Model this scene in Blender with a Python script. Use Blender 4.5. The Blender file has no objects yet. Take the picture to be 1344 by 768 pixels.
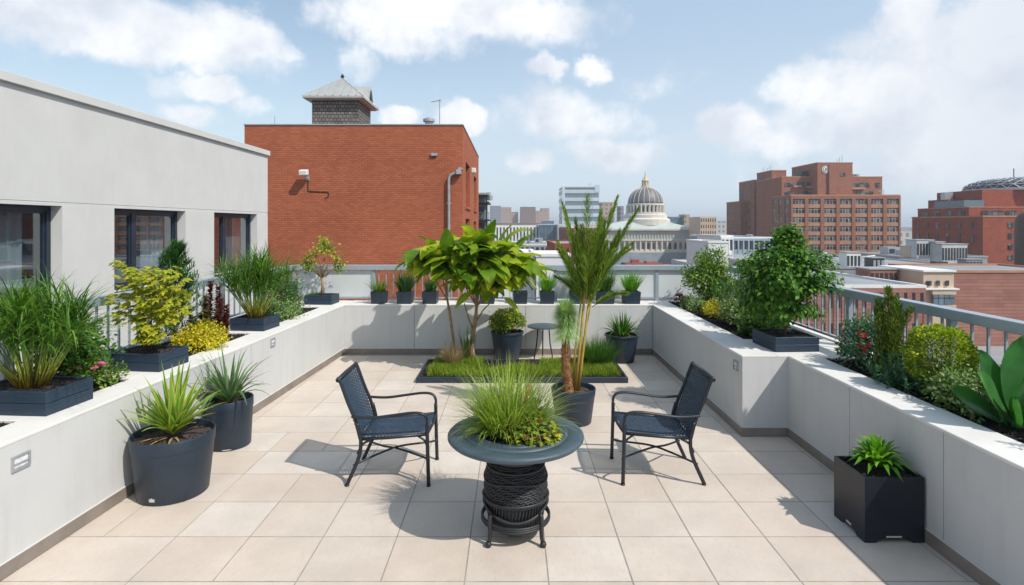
import bpy, math, random
from mathutils import Vector as V, Matrix
random.seed(7)
R=random.random
def U(a,b): return a+(b-a)*random.random()
sc=bpy.context.scene
COL=sc.collection
CAMZ=2.1; F=750.0; CX=672.0; HY=295.0
def at(px,py,Y):
    "real position of what is seen at a photo point when it stands Y metres away"
    return V(((px-CX)/F*Y, Y, CAMZ-(py-HY)/F*Y))
# ------------------------------------------------------------------ materials
def newmat(name):
    m=bpy.data.materials.new(name); m.use_nodes=True
    nt=m.node_tree; b=nt.nodes['Principled BSDF']
    return m,nt,b
def N(nt,t,**k):
    n=nt.nodes.new(t)
    for a,v in k.items(): setattr(n,a,v)
    return n
def ramp(nt,fac,stops):
    r=N(nt,'ShaderNodeValToRGB'); e=r.color_ramp.elements
    while len(e)<len(stops): e.new(.5)
    for i,(p,c) in enumerate(stops):
        e[i].position=p; e[i].color=(*c,1) if len(c)==3 else c
    nt.links.new(fac,r.inputs[0]); return r
def mixc(nt,fac,a,b,mode='MIX'):
    m=N(nt,'ShaderNodeMix',data_type='RGBA',blend_type=mode)
    for s,v in ((m.inputs[0],fac),(m.inputs[6],a),(m.inputs[7],b)):
        if hasattr(v,'links') or hasattr(v,'is_linked'): nt.links.new(v,s)
        elif isinstance(v,(int,float)): s.default_value=v
        else: s.default_value=(*v,1)
    return m.outputs[2]
def coords(nt,scale=(1,1,1),kind='Object'):
    tc=N(nt,'ShaderNodeTexCoord'); mp=N(nt,'ShaderNodeMapping'); mp.inputs['Scale'].default_value=scale
    nt.links.new(tc.outputs[kind],mp.inputs[0]); return mp.outputs[0]
def noise(nt,vec,scale,detail=4,rough=.55):
    n=N(nt,'ShaderNodeTexNoise'); n.inputs['Scale'].default_value=scale
    n.inputs['Detail'].default_value=detail; n.inputs['Roughness'].default_value=rough
    nt.links.new(vec,n.inputs['Vector']); return n.outputs[0]
def bump(nt,b,h,strength=.3,dist=.01):
    n=N(nt,'ShaderNodeBump'); n.inputs['Strength'].default_value=strength; n.inputs['Distance'].default_value=dist
    nt.links.new(h,n.inputs['Height']); nt.links.new(n.outputs[0],b.inputs['Normal'])
def basic(name,c,rough=.6,metal=0,var=.12,scale=3,bmp=.0,bscale=60,dist=.004,spec=.5,stretch=(1,1,1),dirt=None,dirtamt=.4):
    m,nt,b=newmat(name)
    v=coords(nt,stretch)
    n1=noise(nt,v,scale,6,.6)
    lo=tuple(x*(1-var) for x in c); hi=tuple(min(1,x*(1+var)) for x in c)
    r=ramp(nt,n1,[(.3,lo),(.7,hi)]).outputs[0]
    if dirt:
        n2=noise(nt,v,scale*.45,8,.7)
        f=ramp(nt,n2,[(.52,(0,0,0)),(.75,(dirtamt,)*3)]).outputs[0]
        r=mixc(nt,f,r,dirt)
    nt.links.new(r,b.inputs['Base Color'])
    b.inputs['Roughness'].default_value=rough; b.inputs['Metallic'].default_value=metal
    b.inputs['Specular IOR Level'].default_value=spec
    if bmp: bump(nt,b,noise(nt,v,bscale,6,.65),bmp,dist)
    return m
def leafmat(name,c1,c2,c3=None,trans=.3,rough=.5,spec=.22):
    m,nt,b=newmat(name)
    g=N(nt,'ShaderNodeNewGeometry')
    st=[(0,c1),(.6,c2)]
    st.append((1,c3 or tuple(x*1.25 for x in c2)))
    r=ramp(nt,g.outputs['Random Per Island'],st)
    v=coords(nt)
    n=noise(nt,v,7,3)
    f=ramp(nt,n,[(.3,(.75,.75,.75)),(.7,(1.2,1.2,1.2))]).outputs[0]
    c=mixc(nt,1.0,r.outputs[0],f,'MULTIPLY')
    nt.links.new(c,b.inputs['Base Color'])
    b.inputs['Roughness'].default_value=rough; b.inputs['Specular IOR Level'].default_value=spec
    t=N(nt,'ShaderNodeBsdfTranslucent'); 
    c2_=mixc(nt,1.0,c,(1.3,1.35,.6),'MULTIPLY'); nt.links.new(c2_,t.inputs[0])
    ms=N(nt,'ShaderNodeMixShader'); ms.inputs[0].default_value=trans
    nt.links.new(b.outputs[0],ms.inputs[1]); nt.links.new(t.outputs[0],ms.inputs[2])
    nt.links.new(ms.outputs[0],nt.nodes['Material Output'].inputs['Surface'])
    return m
def plaster(name,c,streak=.1):
    m,nt,b=newmat(name)
    v=coords(nt)
    n1=noise(nt,v,1.3,6,.6); n2=noise(nt,coords(nt,(5,5,.5)),2.2,5,.65); n3=noise(nt,v,45,3,.6)
    r=ramp(nt,n1,[(.3,tuple(x*.94 for x in c)),(.7,tuple(x*1.04 for x in c))]).outputs[0]
    f=ramp(nt,n2,[(.5,(0,0,0)),(.85,(streak*2,)*3)]).outputs[0]
    r=mixc(nt,f,r,tuple(x*.7 for x in c))
    f=ramp(nt,n3,[(.66,(0,0,0)),(.8,(.18,)*3)]).outputs[0]
    r=mixc(nt,f,r,tuple(x*.75 for x in c))
    nt.links.new(r,b.inputs['Base Color']); b.inputs['Roughness'].default_value=.85; b.inputs['Specular IOR Level'].default_value=.25
    bump(nt,b,noise(nt,v,55,6,.7),.25,.004)
    return m
def brick(name,c1,c2,mort,scale=1.0,w=.22,h=.075,ms=.012,plane='XZ',bmp=.4,patch=.2):
    m,nt,b=newmat(name)
    tc=N(nt,'ShaderNodeTexCoord'); sx=N(nt,'ShaderNodeSeparateXYZ'); cb=N(nt,'ShaderNodeCombineXYZ')
    nt.links.new(tc.outputs['Object'],sx.inputs[0])
    # use X+Y so both faces of a corner get courses
    ad=N(nt,'ShaderNodeMath',operation='ADD'); nt.links.new(sx.outputs[0],ad.inputs[0]); nt.links.new(sx.outputs[1],ad.inputs[1])
    nt.links.new(ad.outputs[0],cb.inputs[0]); nt.links.new(sx.outputs[2],cb.inputs[1])
    br=N(nt,'ShaderNodeTexBrick'); nt.links.new(cb.outputs[0],br.inputs['Vector'])
    br.inputs['Scale'].default_value=scale; br.inputs['Brick Width'].default_value=w; br.inputs['Row Height'].default_value=h
    br.inputs['Mortar Size'].default_value=ms; br.inputs['Mortar Smooth'].default_value=.2; br.inputs['Bias'].default_value=-.1
    br.inputs['Color1'].default_value=(*c1,1); br.inputs['Color2'].default_value=(*c2,1); br.inputs['Mortar'].default_value=(*mort,1)
    n=noise(nt,tc.outputs['Object'],.35,6,.65)
    f=ramp(nt,n,[(.3,(1-patch,)*3),(.7,(1+patch*.6,)*3)]).outputs[0]
    c=mixc(nt,1.0,br.outputs[0],f,'MULTIPLY')
    nt.links.new(c,b.inputs['Base Color']); b.inputs['Roughness'].default_value=.9; b.inputs['Specular IOR Level'].default_value=.2
    inv=N(nt,'ShaderNodeMath',operation='SUBTRACT'); inv.inputs[0].default_value=1; nt.links.new(br.outputs['Fac'],inv.inputs[1])
    bump(nt,b,inv.outputs[0],bmp,.008)
    return m
def tilemat():
    m,nt,b=newmat('floor_tile')
    g=N(nt,'ShaderNodeNewGeometry')
    r=ramp(nt,g.outputs['Random Per Island'],[(0,(.53,.455,.39)),(.35,(.60,.53,.465)),(.7,(.565,.485,.41)),(1,(.62,.56,.50))]).outputs[0]
    v=coords(nt)
    n1=noise(nt,v,2.4,7,.65)
    r=mixc(nt,1.0,r,ramp(nt,n1,[(.3,(.9,.88,.87)),(.7,(1.06,1.05,1.04))]).outputs[0],'MULTIPLY')
    n2=noise(nt,coords(nt,(6,1.5,1)),9,6,.7)
    r=mixc(nt,ramp(nt,n2,[(.5,(0,0,0)),(.72,(.38,)*3)]).outputs[0],r,(.42,.37,.325))
    n5=noise(nt,v,60,3,.6); r=mixc(nt,ramp(nt,n5,[(.60,(0,0,0)),(.72,(.35,)*3)]).outputs[0],r,(.36,.32,.28))
    n4=noise(nt,v,.8,4,.6)
    r=mixc(nt,ramp(nt,n4,[(.52,(0,0,0)),(.7,(.35,)*3)]).outputs[0],r,(.55,.42,.34))
    nt.links.new(r,b.inputs['Base Color'])
    rr=ramp(nt,n1,[(.3,(.5,)*3),(.7,(.75,)*3)]).outputs[0]; nt.links.new(rr,b.inputs['Roughness'])
    b.inputs['Specular IOR Level'].default_value=.35
    bump(nt,b,noise(nt,coords(nt,(1,1,1)),38,8,.7),.4,.005)
    return m
def glassmat(name,tint=(.02,.03,.04),mix=.35,rough=.02):
    "window glass: reflects, and lets the room behind show"
    m,nt,b=newmat(name); nt.nodes.remove(b)
    t=N(nt,'ShaderNodeBsdfTransparent'); t.inputs[0].default_value=(.75,.8,.82,1)
    gl=N(nt,'ShaderNodeBsdfGlossy'); gl.inputs['Roughness'].default_value=rough; gl.inputs[0].default_value=(.9,.95,1,1)
    lw=N(nt,'ShaderNodeLayerWeight'); lw.inputs[0].default_value=.5
    pw=N(nt,'ShaderNodeMath',operation='POWER'); nt.links.new(lw.outputs['Facing'],pw.inputs[0]); pw.inputs[1].default_value=2.2
    ml=N(nt,'ShaderNodeMath',operation='MULTIPLY_ADD'); nt.links.new(pw.outputs[0],ml.inputs[0]); ml.inputs[1].default_value=.8; ml.inputs[2].default_value=.09
    ms=N(nt,'ShaderNodeMixShader'); nt.links.new(ml.outputs[0],ms.inputs[0])
    nt.links.new(t.outputs[0],ms.inputs[1]); nt.links.new(gl.outputs[0],ms.inputs[2])
    nt.links.new(ms.outputs[0],nt.nodes['Material Output'].inputs['Surface']); return m
def farglass(name,a,bb,rough=.15):
    m,nt,b=newmat(name)
    oi=N(nt,'ShaderNodeObjectInfo'); g=N(nt,'ShaderNodeNewGeometry')
    ad=N(nt,'ShaderNodeMath',operation='ADD'); nt.links.new(oi.outputs['Random'],ad.inputs[0]); nt.links.new(g.outputs['Random Per Island'],ad.inputs[1])
    fr=N(nt,'ShaderNodeMath',operation='FRACT'); nt.links.new(ad.outputs[0],fr.inputs[0])
    r=ramp(nt,fr.outputs[0],[(0,a),(.6,tuple((x+y)/2*.8 for x,y in zip(a,bb))),(1,bb)]).outputs[0]
    nt.links.new(r,b.inputs['Base Color']); b.inputs['Roughness'].default_value=rough
    b.inputs['Specular IOR Level'].default_value=.5
    return m
def gridwin(name,wall,win,w=3,h=3.3,fx=.5,fz=.5):
    "far-off block: rows of windows a few centimetres of picture apart"
    m,nt,b=newmat(name)
    tc=N(nt,'ShaderNodeTexCoord'); sx=N(nt,'ShaderNodeSeparateXYZ'); nt.links.new(tc.outputs['Object'],sx.inputs[0])
    ad=N(nt,'ShaderNodeMath',operation='ADD'); nt.links.new(sx.outputs[0],ad.inputs[0]); nt.links.new(sx.outputs[1],ad.inputs[1])
    def cell(src,size,frac):
        d=N(nt,'ShaderNodeMath',operation='DIVIDE'); nt.links.new(src,d.inputs[0]); d.inputs[1].default_value=size
        f=N(nt,'ShaderNodeMath',operation='FRACT'); nt.links.new(d.outputs[0],f.inputs[0])
        l=N(nt,'ShaderNodeMath',operation='LESS_THAN'); nt.links.new(f.outputs[0],l.inputs[0]); l.inputs[1].default_value=frac
        return l.outputs[0]
    mu=N(nt,'ShaderNodeMath',operation='MULTIPLY'); nt.links.new(cell(ad.outputs[0],w,fx),mu.inputs[0]); nt.links.new(cell(sx.outputs[2],h,fz),mu.inputs[1])
    gm=N(nt,'ShaderNodeNewGeometry'); sn=N(nt,'ShaderNodeSeparateXYZ'); nt.links.new(gm.outputs['Normal'],sn.inputs[0])
    ab=N(nt,'ShaderNodeMath',operation='ABSOLUTE'); nt.links.new(sn.outputs[2],ab.inputs[0])
    lt=N(nt,'ShaderNodeMath',operation='LESS_THAN'); nt.links.new(ab.outputs[0],lt.inputs[0]); lt.inputs[1].default_value=.5
    m2=N(nt,'ShaderNodeMath',operation='MULTIPLY'); nt.links.new(mu.outputs[0],m2.inputs[0]); nt.links.new(lt.outputs[0],m2.inputs[1])
    n=noise(nt,tc.outputs['Object'],.08,3)
    wc=mixc(nt,1.0,wall,ramp(nt,n,[(.3,(.85,)*3),(.7,(1.1,)*3)]).outputs[0],'MULTIPLY')
    c=mixc(nt,m2.outputs[0],wc,win)
    nt.links.new(c,b.inputs['Base Color']); b.inputs['Roughness'].default_value=.7
    return m
def woodish(name,c):
    m,nt,b=newmat(name)
    v=coords(nt,(3,3,30)); n=noise(nt,v,3,6,.7)
    r=ramp(nt,n,[(.3,tuple(x*.65 for x in c)),(.7,tuple(x*1.35 for x in c))]).outputs[0]
    nt.links.new(r,b.inputs['Base Color']); b.inputs['Roughness'].default_value=.5
    bump(nt,b,n,.4,.006); return m
def mulchmat():
    m,nt,b=newmat('dark_mulch')
    g=N(nt,'ShaderNodeNewGeometry')
    r=ramp(nt,g.outputs['Random Per Island'],[(0,(.008,.006,.006)),(.8,(.030,.021,.019)),(.95,(.07,.048,.042)),(1,(.22,.17,.14))]).outputs[0]
    n=noise(nt,coords(nt),80,4,.8)
    r=mixc(nt,1.0,r,ramp(nt,n,[(.35,(.4,)*3),(.65,(1.5,)*3)]).outputs[0],'MULTIPLY')
    nt.links.new(r,b.inputs['Base Color']); b.inputs['Roughness'].default_value=.95
    bump(nt,b,n,.8,.01); return m

M={}
M['plaster']=plaster('light_grey_render',(.535,.535,.53),.2)
M['facade']=plaster('white_render',(.575,.57,.55),.09)
M['coping']=basic('pale_coping',(.68,.66,.63),.8,var=.06,scale=2.5,bmp=.2,bscale=70,dirt=(.42,.40,.37),dirtamt=.35)
M['skirt']=basic('skirting_tile',(.22,.185,.16),.55,var=.2,scale=5,bmp=.1)
M['sealant']=basic('pale_sealant',(.6,.58,.55),.7,var=.05)
M['grout']=basic('floor_grout',(.30,.265,.235),.9,var=.25,scale=9)
M['tile']=tilemat()
M['rail']=basic('painted_rail',(.33,.385,.44),.38,.2,var=.08,scale=3,bmp=.05,bscale=30)
M['railpanel']=basic('frosted_panel',(.56,.59,.60),.45,var=.06,scale=1.5,dirt=(.4,.42,.43),dirtamt=.3)
M['pot']=basic('navy_pot',(.015,.027,.045),.45,var=.2,scale=5,bmp=.12,bscale=90,dist=.002,dirt=(.045,.055,.07),dirtamt=.3)
M['potblack']=basic('black_box_planter',(.010,.013,.020),.42,var=.2,scale=4,bmp=.05,dirt=(.03,.035,.045),dirtamt=.3)
M['boxwood']=woodish('navy_stained_timber',(.015,.032,.058))
M['chair']=basic('chair_frame_paint',(.012,.016,.022),.42,var=.2,scale=8,bmp=.05)
M['weave']=basic('chair_weave',(.026,.050,.085),.5,var=.35,scale=30,bmp=.25,bscale=250,dist=.002)
M['tabletop']=basic('slate_tabletop',(.050,.078,.10),.5,var=.2,scale=5,bmp=.18,bscale=60,dist=.003,stretch=(1,4,1),dirt=(.12,.14,.16),dirtamt=.4)
M['wicker']=basic('black_wicker',(.016,.018,.021),.5,var=.4,scale=40,bmp=.3,bscale=200,dist=.002)
M['mulch']=mulchmat()
M['brickA']=brick('red_brick_near',(.46,.14,.065),(.37,.10,.048),(.27,.10,.065),patch=.17)
M['metalgrey']=basic('galvanised',(.42,.43,.45),.4,.5,var=.15,scale=6)
M['zinc']=basic('zinc_roof',(.42,.42,.395),.45,.2,var=.12,scale=2,dirt=(.35,.36,.35),dirtamt=.4)
M['shingle']=brick('grey_shingle',(.24,.23,.21),(.14,.135,.125),(.05,.05,.048),w=.16,h=.14,ms=.015,patch=.25)
M['dark']=basic('dark_metal',(.03,.034,.038),.5,var=.2)
M['frame']=basic('navy_window_frame',(.014,.022,.04),.4,var=.15)
M['glass']=glassmat('window_glass')
M['room']=basic('room_interior',(.05,.045,.04),.9)
M['curtain']=basic('white_curtain',(.62,.63,.64),.9,var=.08)
M['asphalt']=basic('city_ground',(.09,.09,.09),.95,var=.3,scale=.02)
M['white']=basic('white_paint',(.72,.71,.68),.7,var=.06,scale=1)
M['label']=basic('label_silver',(.5,.5,.5),.4,var=.3,scale=120)
M['lens']=basic('step_light_lens',(.62,.64,.66),.2,var=.2,scale=40)
M['brickB']=brick('far_brown_brick',(.33,.14,.085),(.27,.11,.068),(.24,.10,.065),w=.9,h=.5,ms=.04,bmp=.1,patch=.12)
M['brickC']=brick('far_red_brick',(.33,.08,.045),(.26,.065,.04),(.2,.08,.05),w=.9,h=.5,ms=.04,bmp=.1,patch=.15)
M['brickD']=brick('pink_brick',(.38,.17,.13),(.3,.13,.1),(.25,.14,.11),w=6,h=.42,ms=.07,bmp=.3,patch=.2)
M['spandrel']=basic('tan_spandrel',(.40,.20,.12),.85,var=.15,scale=.5)
M['farwin']=farglass('far_window',(.006,.009,.012),(.16,.18,.2),.3)
M['bluewin']=farglass('blue_curtain_wall',(.10,.16,.20),(.20,.28,.33),.12)
M['paleband']=basic('pale_blue_band',(.52,.58,.62),.5,var=.06,scale=.2)
M['stone']=basic('pale_stone',(.60,.56,.49),.85,var=.12,scale=.4,dirt=(.35,.33,.3),dirtamt=.5)
M['domegrey']=basic('dome_lead',(.12,.115,.12),.5,var=.2,scale=.4)
M['gold']=basic('lantern_gilt',(.56,.44,.28),.6,.0,var=.15)
M['roofgreen']=basic('pale_copper_roof',(.42,.47,.45),.6,var=.12,scale=.3)
M['roofgrey']=basic('grey_roof_felt',(.27,.28,.30),.9,var=.2,scale=.12,dirt=(.13,.14,.15),dirtamt=.6)
M['roofwhite']=basic('white_roof_sheet',(.68,.67,.66),.7,var=.06,scale=.3)
M['blue']=basic('blue_grey_wall',(.25,.31,.37),.7,var=.15,scale=.3,dirt=(.4,.43,.47),dirtamt=.6)
M['beige']=basic('beige_render',(.55,.42,.31),.85,var=.1,scale=.4)
M['mech']=basic('plant_housing',(.5,.5,.49),.6,var=.2,scale=.8,dirt=(.2,.2,.2),dirtamt=.6)
M['teal']=basic('teal_glass',(.12,.25,.28),.25,var=.2,scale=.2)
M['farA']=gridwin('far_block_grey',(.26,.27,.30),(.10,.12,.15),1.8,3.2,.45,.6)
M['farB']=gridwin('far_block_tan',(.42,.31,.25),(.16,.13,.12),3.2,3.2,.45,.5)
M['farC']=gridwin('far_block_brown',(.24,.16,.13),(.10,.08,.08),2.6,3.2,.5,.5)
M['farD']=gridwin('far_block_pale',(.50,.48,.45),(.2,.21,.22),3,3.4,.5,.5)
# foliage
L={}
L['grass']=leafmat('palm_grass_leaf',(.04,.12,.012),(.085,.20,.02),(.19,.32,.045))
L['stem_y']=leafmat('yellow_green_stem',(.22,.22,.04),(.38,.28,.05),(.42,.2,.05),.1)
L['green']=leafmat('mid_green_leaf',(.03,.095,.014),(.06,.16,.022),(.13,.26,.04))
L['tree']=leafmat('round_tree_leaf',(.04,.125,.016),(.085,.21,.028),(.20,.37,.05),.35,.4)
L['dark']=leafmat('dark_green_leaf',(.02,.075,.018),(.045,.13,.03),(.09,.20,.05))
L['darkneedle']=leafmat('conifer_leaf',(.03,.10,.025),(.06,.17,.045),(.13,.26,.08))
L['lime']=leafmat('yellow_green_leaf',(.20,.26,.02),(.36,.38,.03),(.50,.44,.04),.35)
L['yellow']=leafmat('yellow_flower',(.38,.34,.02),(.55,.48,.02),(.65,.58,.05),.25)
L['olive']=leafmat('olive_leaf',(.06,.14,.018),(.13,.23,.03),(.27,.37,.07))
L['silver']=leafmat('silvery_leaf',(.09,.17,.04),(.19,.30,.09),(.40,.48,.24))
L['burg']=leafmat('burgundy_leaf',(.10,.015,.025),(.18,.03,.04),(.28,.07,.06))
L['red']=leafmat('red_flower',(.4,.02,.02),(.55,.04,.03),(.6,.1,.06))
L['pink']=leafmat('pink_flower',(.6,.06,.18),(.7,.12,.25),(.75,.25,.35))
L['whitefl']=leafmat('white_flower',(.7,.62,.6),(.8,.76,.72),(.8,.8,.78),.2)
L['big']=leafmat('large_tree_leaf',(.07,.17,.010),(.22,.34,.018),(.48,.52,.05),.42,.42,.28)
L['bigy']=leafmat('large_young_leaf',(.26,.36,.02),(.40,.46,.03),(.5,.5,.05),.4,.35)
L['yucca']=leafmat('yucca_leaf',(.09,.24,.02),(.16,.35,.03),(.28,.46,.06),.3,.35)
L['yuccay']=leafmat('yucca_margin',(.40,.42,.07),(.5,.5,.12),(.55,.52,.2),.35,.35)
L['spider']=leafmat('spider_leaf',(.08,.16,.06),(.15,.26,.11),(.32,.42,.25),.3,.35)
L['bright']=leafmat('bright_green_leaf',(.07,.22,.014),(.14,.34,.025),(.26,.48,.05),.35,.35)
L['lawn']=leafmat('tray_grass',(.10,.17,.012),(.19,.29,.02),(.36,.42,.06),.3)
L['fountain']=leafmat('fountain_grass',(.15,.25,.02),(.28,.40,.05),(.50,.58,.16),.35)
L['tan']=leafmat('dry_plume',(.30,.22,.12),(.42,.32,.18),(.5,.4,.25),.2)
L['bluegr']=leafmat('blue_green_leaf',(.035,.11,.06),(.07,.18,.09),(.16,.28,.16))
L['tuft']=leafmat('pale_tuft',(.22,.36,.14),(.38,.54,.24),(.55,.68,.38),.35)
L['paddle']=leafmat('paddle_leaf',(.03,.13,.03),(.05,.19,.045),(.10,.28,.07),.4,.22,.7)
L['frond']=leafmat('palm_frond',(.09,.17,.02),(.19,.30,.04),(.38,.48,.12),.42)
M['bark']=basic('grey_bark',(.12,.08,.05),.9,var=.3,scale=20,bmp=.5,bscale=60,dist=.006)
M['barktan']=basic('tan_bark',(.27,.17,.09),.85,var=.3,scale=14,bmp=.5,bscale=50,dist=.006)
M['barkred']=basic('fibrous_brown_bark',(.27,.125,.05),.9,var=.45,scale=50,bmp=1,bscale=120,dist=.01)
M['cane']=basic('yellow_cane',(.42,.29,.05),.5,var=.3,scale=10)
M['redstem']=basic('red_stem',(.35,.12,.05),.6,var=.2)
# ------------------------------------------------------------------ mesh builder
class MB:
    def __init__(s): s.v=[]; s.f=[]; s.m=[]; s.smooth=False
    def face(s,pts,mi=0):
        i=len(s.v); s.v+= [tuple(p) for p in pts]; s.f.append(tuple(range(i,i+len(pts)))); s.m.append(mi)
    def uvw(s,o,a,b,c,mi=0):
        o,a,b,c=V(o),V(a),V(b),V(c)
        if a.cross(b).dot(c)<0: a,b=b,a
        i=len(s.v)
        s.v+=[tuple(p) for p in (o,o+a,o+a+b,o+b,o+c,o+a+c,o+a+b+c,o+b+c)]
        for q in ((0,3,2,1),(4,5,6,7),(0,1,5,4),(1,2,6,5),(2,3,7,6),(3,0,4,7)):
            s.f.append(tuple(i+k for k in q)); s.m.append(mi)
        return s
    def box(s,x0,x1,y0,y1,z0,z1,mi=0):
        return s.uvw((x0,y0,z0),(x1-x0,0,0),(0,y1-y0,0),(0,0,z1-z0),mi)
    def lathe(s,prof,seg=32,c=(0,0,0),mi=0,cap=True,ecc=None):
        i=len(s.v); n=len(prof)
        for r,z in prof:
            for k in range(seg):
                a=2*math.pi*k/seg; s.v.append((c[0]+r*math.cos(a),c[1]+r*math.sin(a),c[2]+z))
        for j in range(n-1):
            for k in range(seg):
                k2=(k+1)%seg
                s.f.append((i+j*seg+k,i+j*seg+k2,i+(j+1)*seg+k2,i+(j+1)*seg+k)); s.m.append(mi)
        if cap:
            s.f.append(tuple(i+k for k in range(seg))[::-1]); s.m.append(mi)
            s.f.append(tuple(i+(n-1)*seg+k for k in range(seg))); s.m.append(mi)
        return s
    def tube(s,pts,rad,seg=6,mi=0,closed=False,flat=1.0):
        pts=[V(p) for p in pts]; n=len(pts)
        if not hasattr(rad,'__len__'): rad=[rad]*n
        i=len(s.v); up=V((0,0,1)); prev=None
        for j,p in enumerate(pts):
            if closed: d=pts[(j+1)%n]-pts[j-1]
            else: d=pts[min(j+1,n-1)]-pts[max(j-1,0)]
            d.normalize()
            if prev is None:
                a=d.cross(up) if abs(d.z)<.9 else d.cross(V((0,1,0)))
            else: a=prev-d*prev.dot(d)
            a.normalize(); b=d.cross(a); prev=a
            for k in range(seg):
                t=2*math.pi*k/seg
                s.v.append(tuple(p+a*(rad[j]*math.cos(t))+b*(rad[j]*flat*math.sin(t))))
        for j in range(n if closed else n-1):
            j2=(j+1)%n
            for k in range(seg):
                k2=(k+1)%seg
                s.f.append((i+j*seg+k,i+j*seg+k2,i+j2*seg+k2,i+j2*seg+k)); s.m.append(mi)
        if not closed:
            s.f.append(tuple(i+k for k in range(seg))[::-1]); s.m.append(mi)
            s.f.append(tuple(i+(n-1)*seg+k for k in range(seg))); s.m.append(mi)
        return s
    def leaf(s,p,d,up,Ln,W,mi=0,droop=.15,fold=.12,q=None):
        p=V(p); d=V(d).normalized(); sd=d.cross(V(up))
        if sd.length<1e-3: sd=d.cross(V((1,0,0)))
        sd.normalize(); u=sd.cross(d).normalized()
        g=V((0,0,-1))
        m1=p+d*Ln*.33; m2=p+d*Ln*.68+g*droop*Ln*.3; t=p+d*Ln+g*droop*Ln
        h=u*fold*W
        pts=[p,m1,m2,t,m1+sd*W*.5+h,m2+sd*W*.42+h,m1-sd*W*.5+h,m2-sd*W*.42+h]
        i=len(s.v); s.v+=[tuple(x) for x in pts]
        for f in ((0,4,1),(0,1,6),(4,5,2,1),(1,2,7,6),(5,3,2),(2,3,7)):
            s.f.append(tuple(i+k for k in f)); s.m.append(mi)
    def bigleaf(s,p,d,up,Ln,W,mi=0,droop=.3,fold=.1,n=7,wavy=.05,rnd=(.75,.8)):
        "broad leaf with rounded outline, curved along its length"
        p=V(p); d=V(d).normalized(); i=len(s.v); ph=U(0,6); pos=p.copy()
        for j in range(n+1):
            t=j/n
            sd=d.cross(V(up)); 
            if sd.length<1e-3: sd=V((1,0,0))
            sd.normalize(); u=sd.cross(d).normalized()
            w=W*.5*(math.sin(math.pi*t**rnd[0])**rnd[1] if 0<t<1 else .03)
            wv=wavy*W*math.sin(ph+t*9)
            for q,(a,hh) in enumerate(((1,fold+.02),(.5,fold*.35),(0,0),(-.5,fold*.35),(-1,fold+.02))):
                s.v.append(tuple(pos+sd*w*a+u*(hh*W+ (wv if abs(a)==1 else 0)*(1 if a>0 else -.7))))
            pos=pos+d*(Ln/n); d=(d+V((0,0,-1))*droop/n*1.6).normalized()
        for j in range(n):
            for q in range(4):
                a=i+j*5+q; s.f.append((a,a+1,a+6,a+5)); s.m.append(mi)
    def small(s,p,d,up,Ln,W,mi=0):
        p=V(p); d=V(d).normalized(); sd=d.cross(V(up))
        if sd.length<1e-3: sd=d.cross(V((1,0,0)))
        sd.normalize(); u=sd.cross(d)
        i=len(s.v); m=p+d*Ln*.45
        s.v+=[tuple(x) for x in (p,m+sd*W*.5+u*W*.12,p+d*Ln,m-sd*W*.5+u*W*.12)]
        s.f+= [(i,i+1,i+2),(i,i+2,i+3)]; s.m+=[mi,mi]
    def blade(s,p,d,Ln,W,droop=.5,n=5,mi=0,edge=None,taper=.8,fold=.25,w0=.6,twist=0):
        "strap or grass blade that bends under its weight; edge = material of its margins"
        p=V(p); d=V(d).normalized(); i=len(s.v)
        h=V((d.x,d.y,0)); 
        if h.length<1e-3: h=V((U(-1,1),U(-1,1),0))
        h.normalize(); sd=V((-h.y,h.x,0)); 
        if twist: sd=(sd+V((U(-1,1),U(-1,1),U(-.5,.5)))*twist).normalized()
        pos=p.copy(); cols=(-1,-.6,.6,1) if edge is not None else ((-1,0,1) if fold else (-1,1))
        nc=len(cols)
        for j in range(n+1):
            t=j/n
            w=W*.5*(w0+(1-w0)*min(1,t*3))*(1-max(0,(t-.3)/.7)**(1/taper if taper<1 else 1.0)*.97)
            u=sd.cross(d).normalized()
            if u.z<0: u=-u
            for c in cols: s.v.append(tuple(pos+sd*w*c+u*(fold*w*(abs(c)))))
            pos=pos+d*(Ln/n); d=(d+V((0,0,-1))*droop/n*(.4+1.2*t)).normalized()
        for j in range(n):
            for q in range(nc-1):
                a=i+j*nc+q; s.f.append((a,a+1,a+nc+1,a+nc))
                s.m.append(edge if (edge is not None and q!=1) else mi)
    def build(s,name,mats,parent=None,smooth=False,bevel=0,seg=1):
        me=bpy.data.meshes.new(name); me.from_pydata(s.v,[],s.f)
        if not isinstance(mats,(list,tuple)): mats=[mats]
        for m in mats: me.materials.append(m)
        me.polygons.foreach_set('material_index',s.m)
        if smooth: me.polygons.foreach_set('use_smooth',[True]*len(s.f))
        me.update()
        o=bpy.data.objects.new(name,me); COL.objects.link(o)
        if parent: o.parent=parent
        if bevel:
            b=o.modifiers.new('edge','BEVEL'); b.width=bevel; b.segments=seg; b.limit_method='ANGLE'; b.angle_limit=math.radians(40)
        if smooth and bevel==0 and False: pass
        return o
def autosmooth(o,ang=35):
    me=o.data
    me.polygons.foreach_set('use_smooth',[True]*len(me.polygons))
    me.set_sharp_from_angle(angle=math.radians(ang))
def tag(o,label=None,cat=None,group=None,kind=None):
    if label: o['label']=label
    if cat: o['category']=cat
    if group: o['group']=group
    if kind: o['kind']=kind
    return o
def thing(name,label,cat,loc=(0,0,0),rz=0,group=None):
    o=bpy.data.objects.new(name,None); COL.objects.link(o); o.location=loc; o.rotation_euler=(0,0,rz)
    o.empty_display_size=.2
    return tag(o,label,cat,group)
def copy_obj(o,parent=None):
    c=o.copy(); COL.objects.link(c); c.parent=parent; return c
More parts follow.
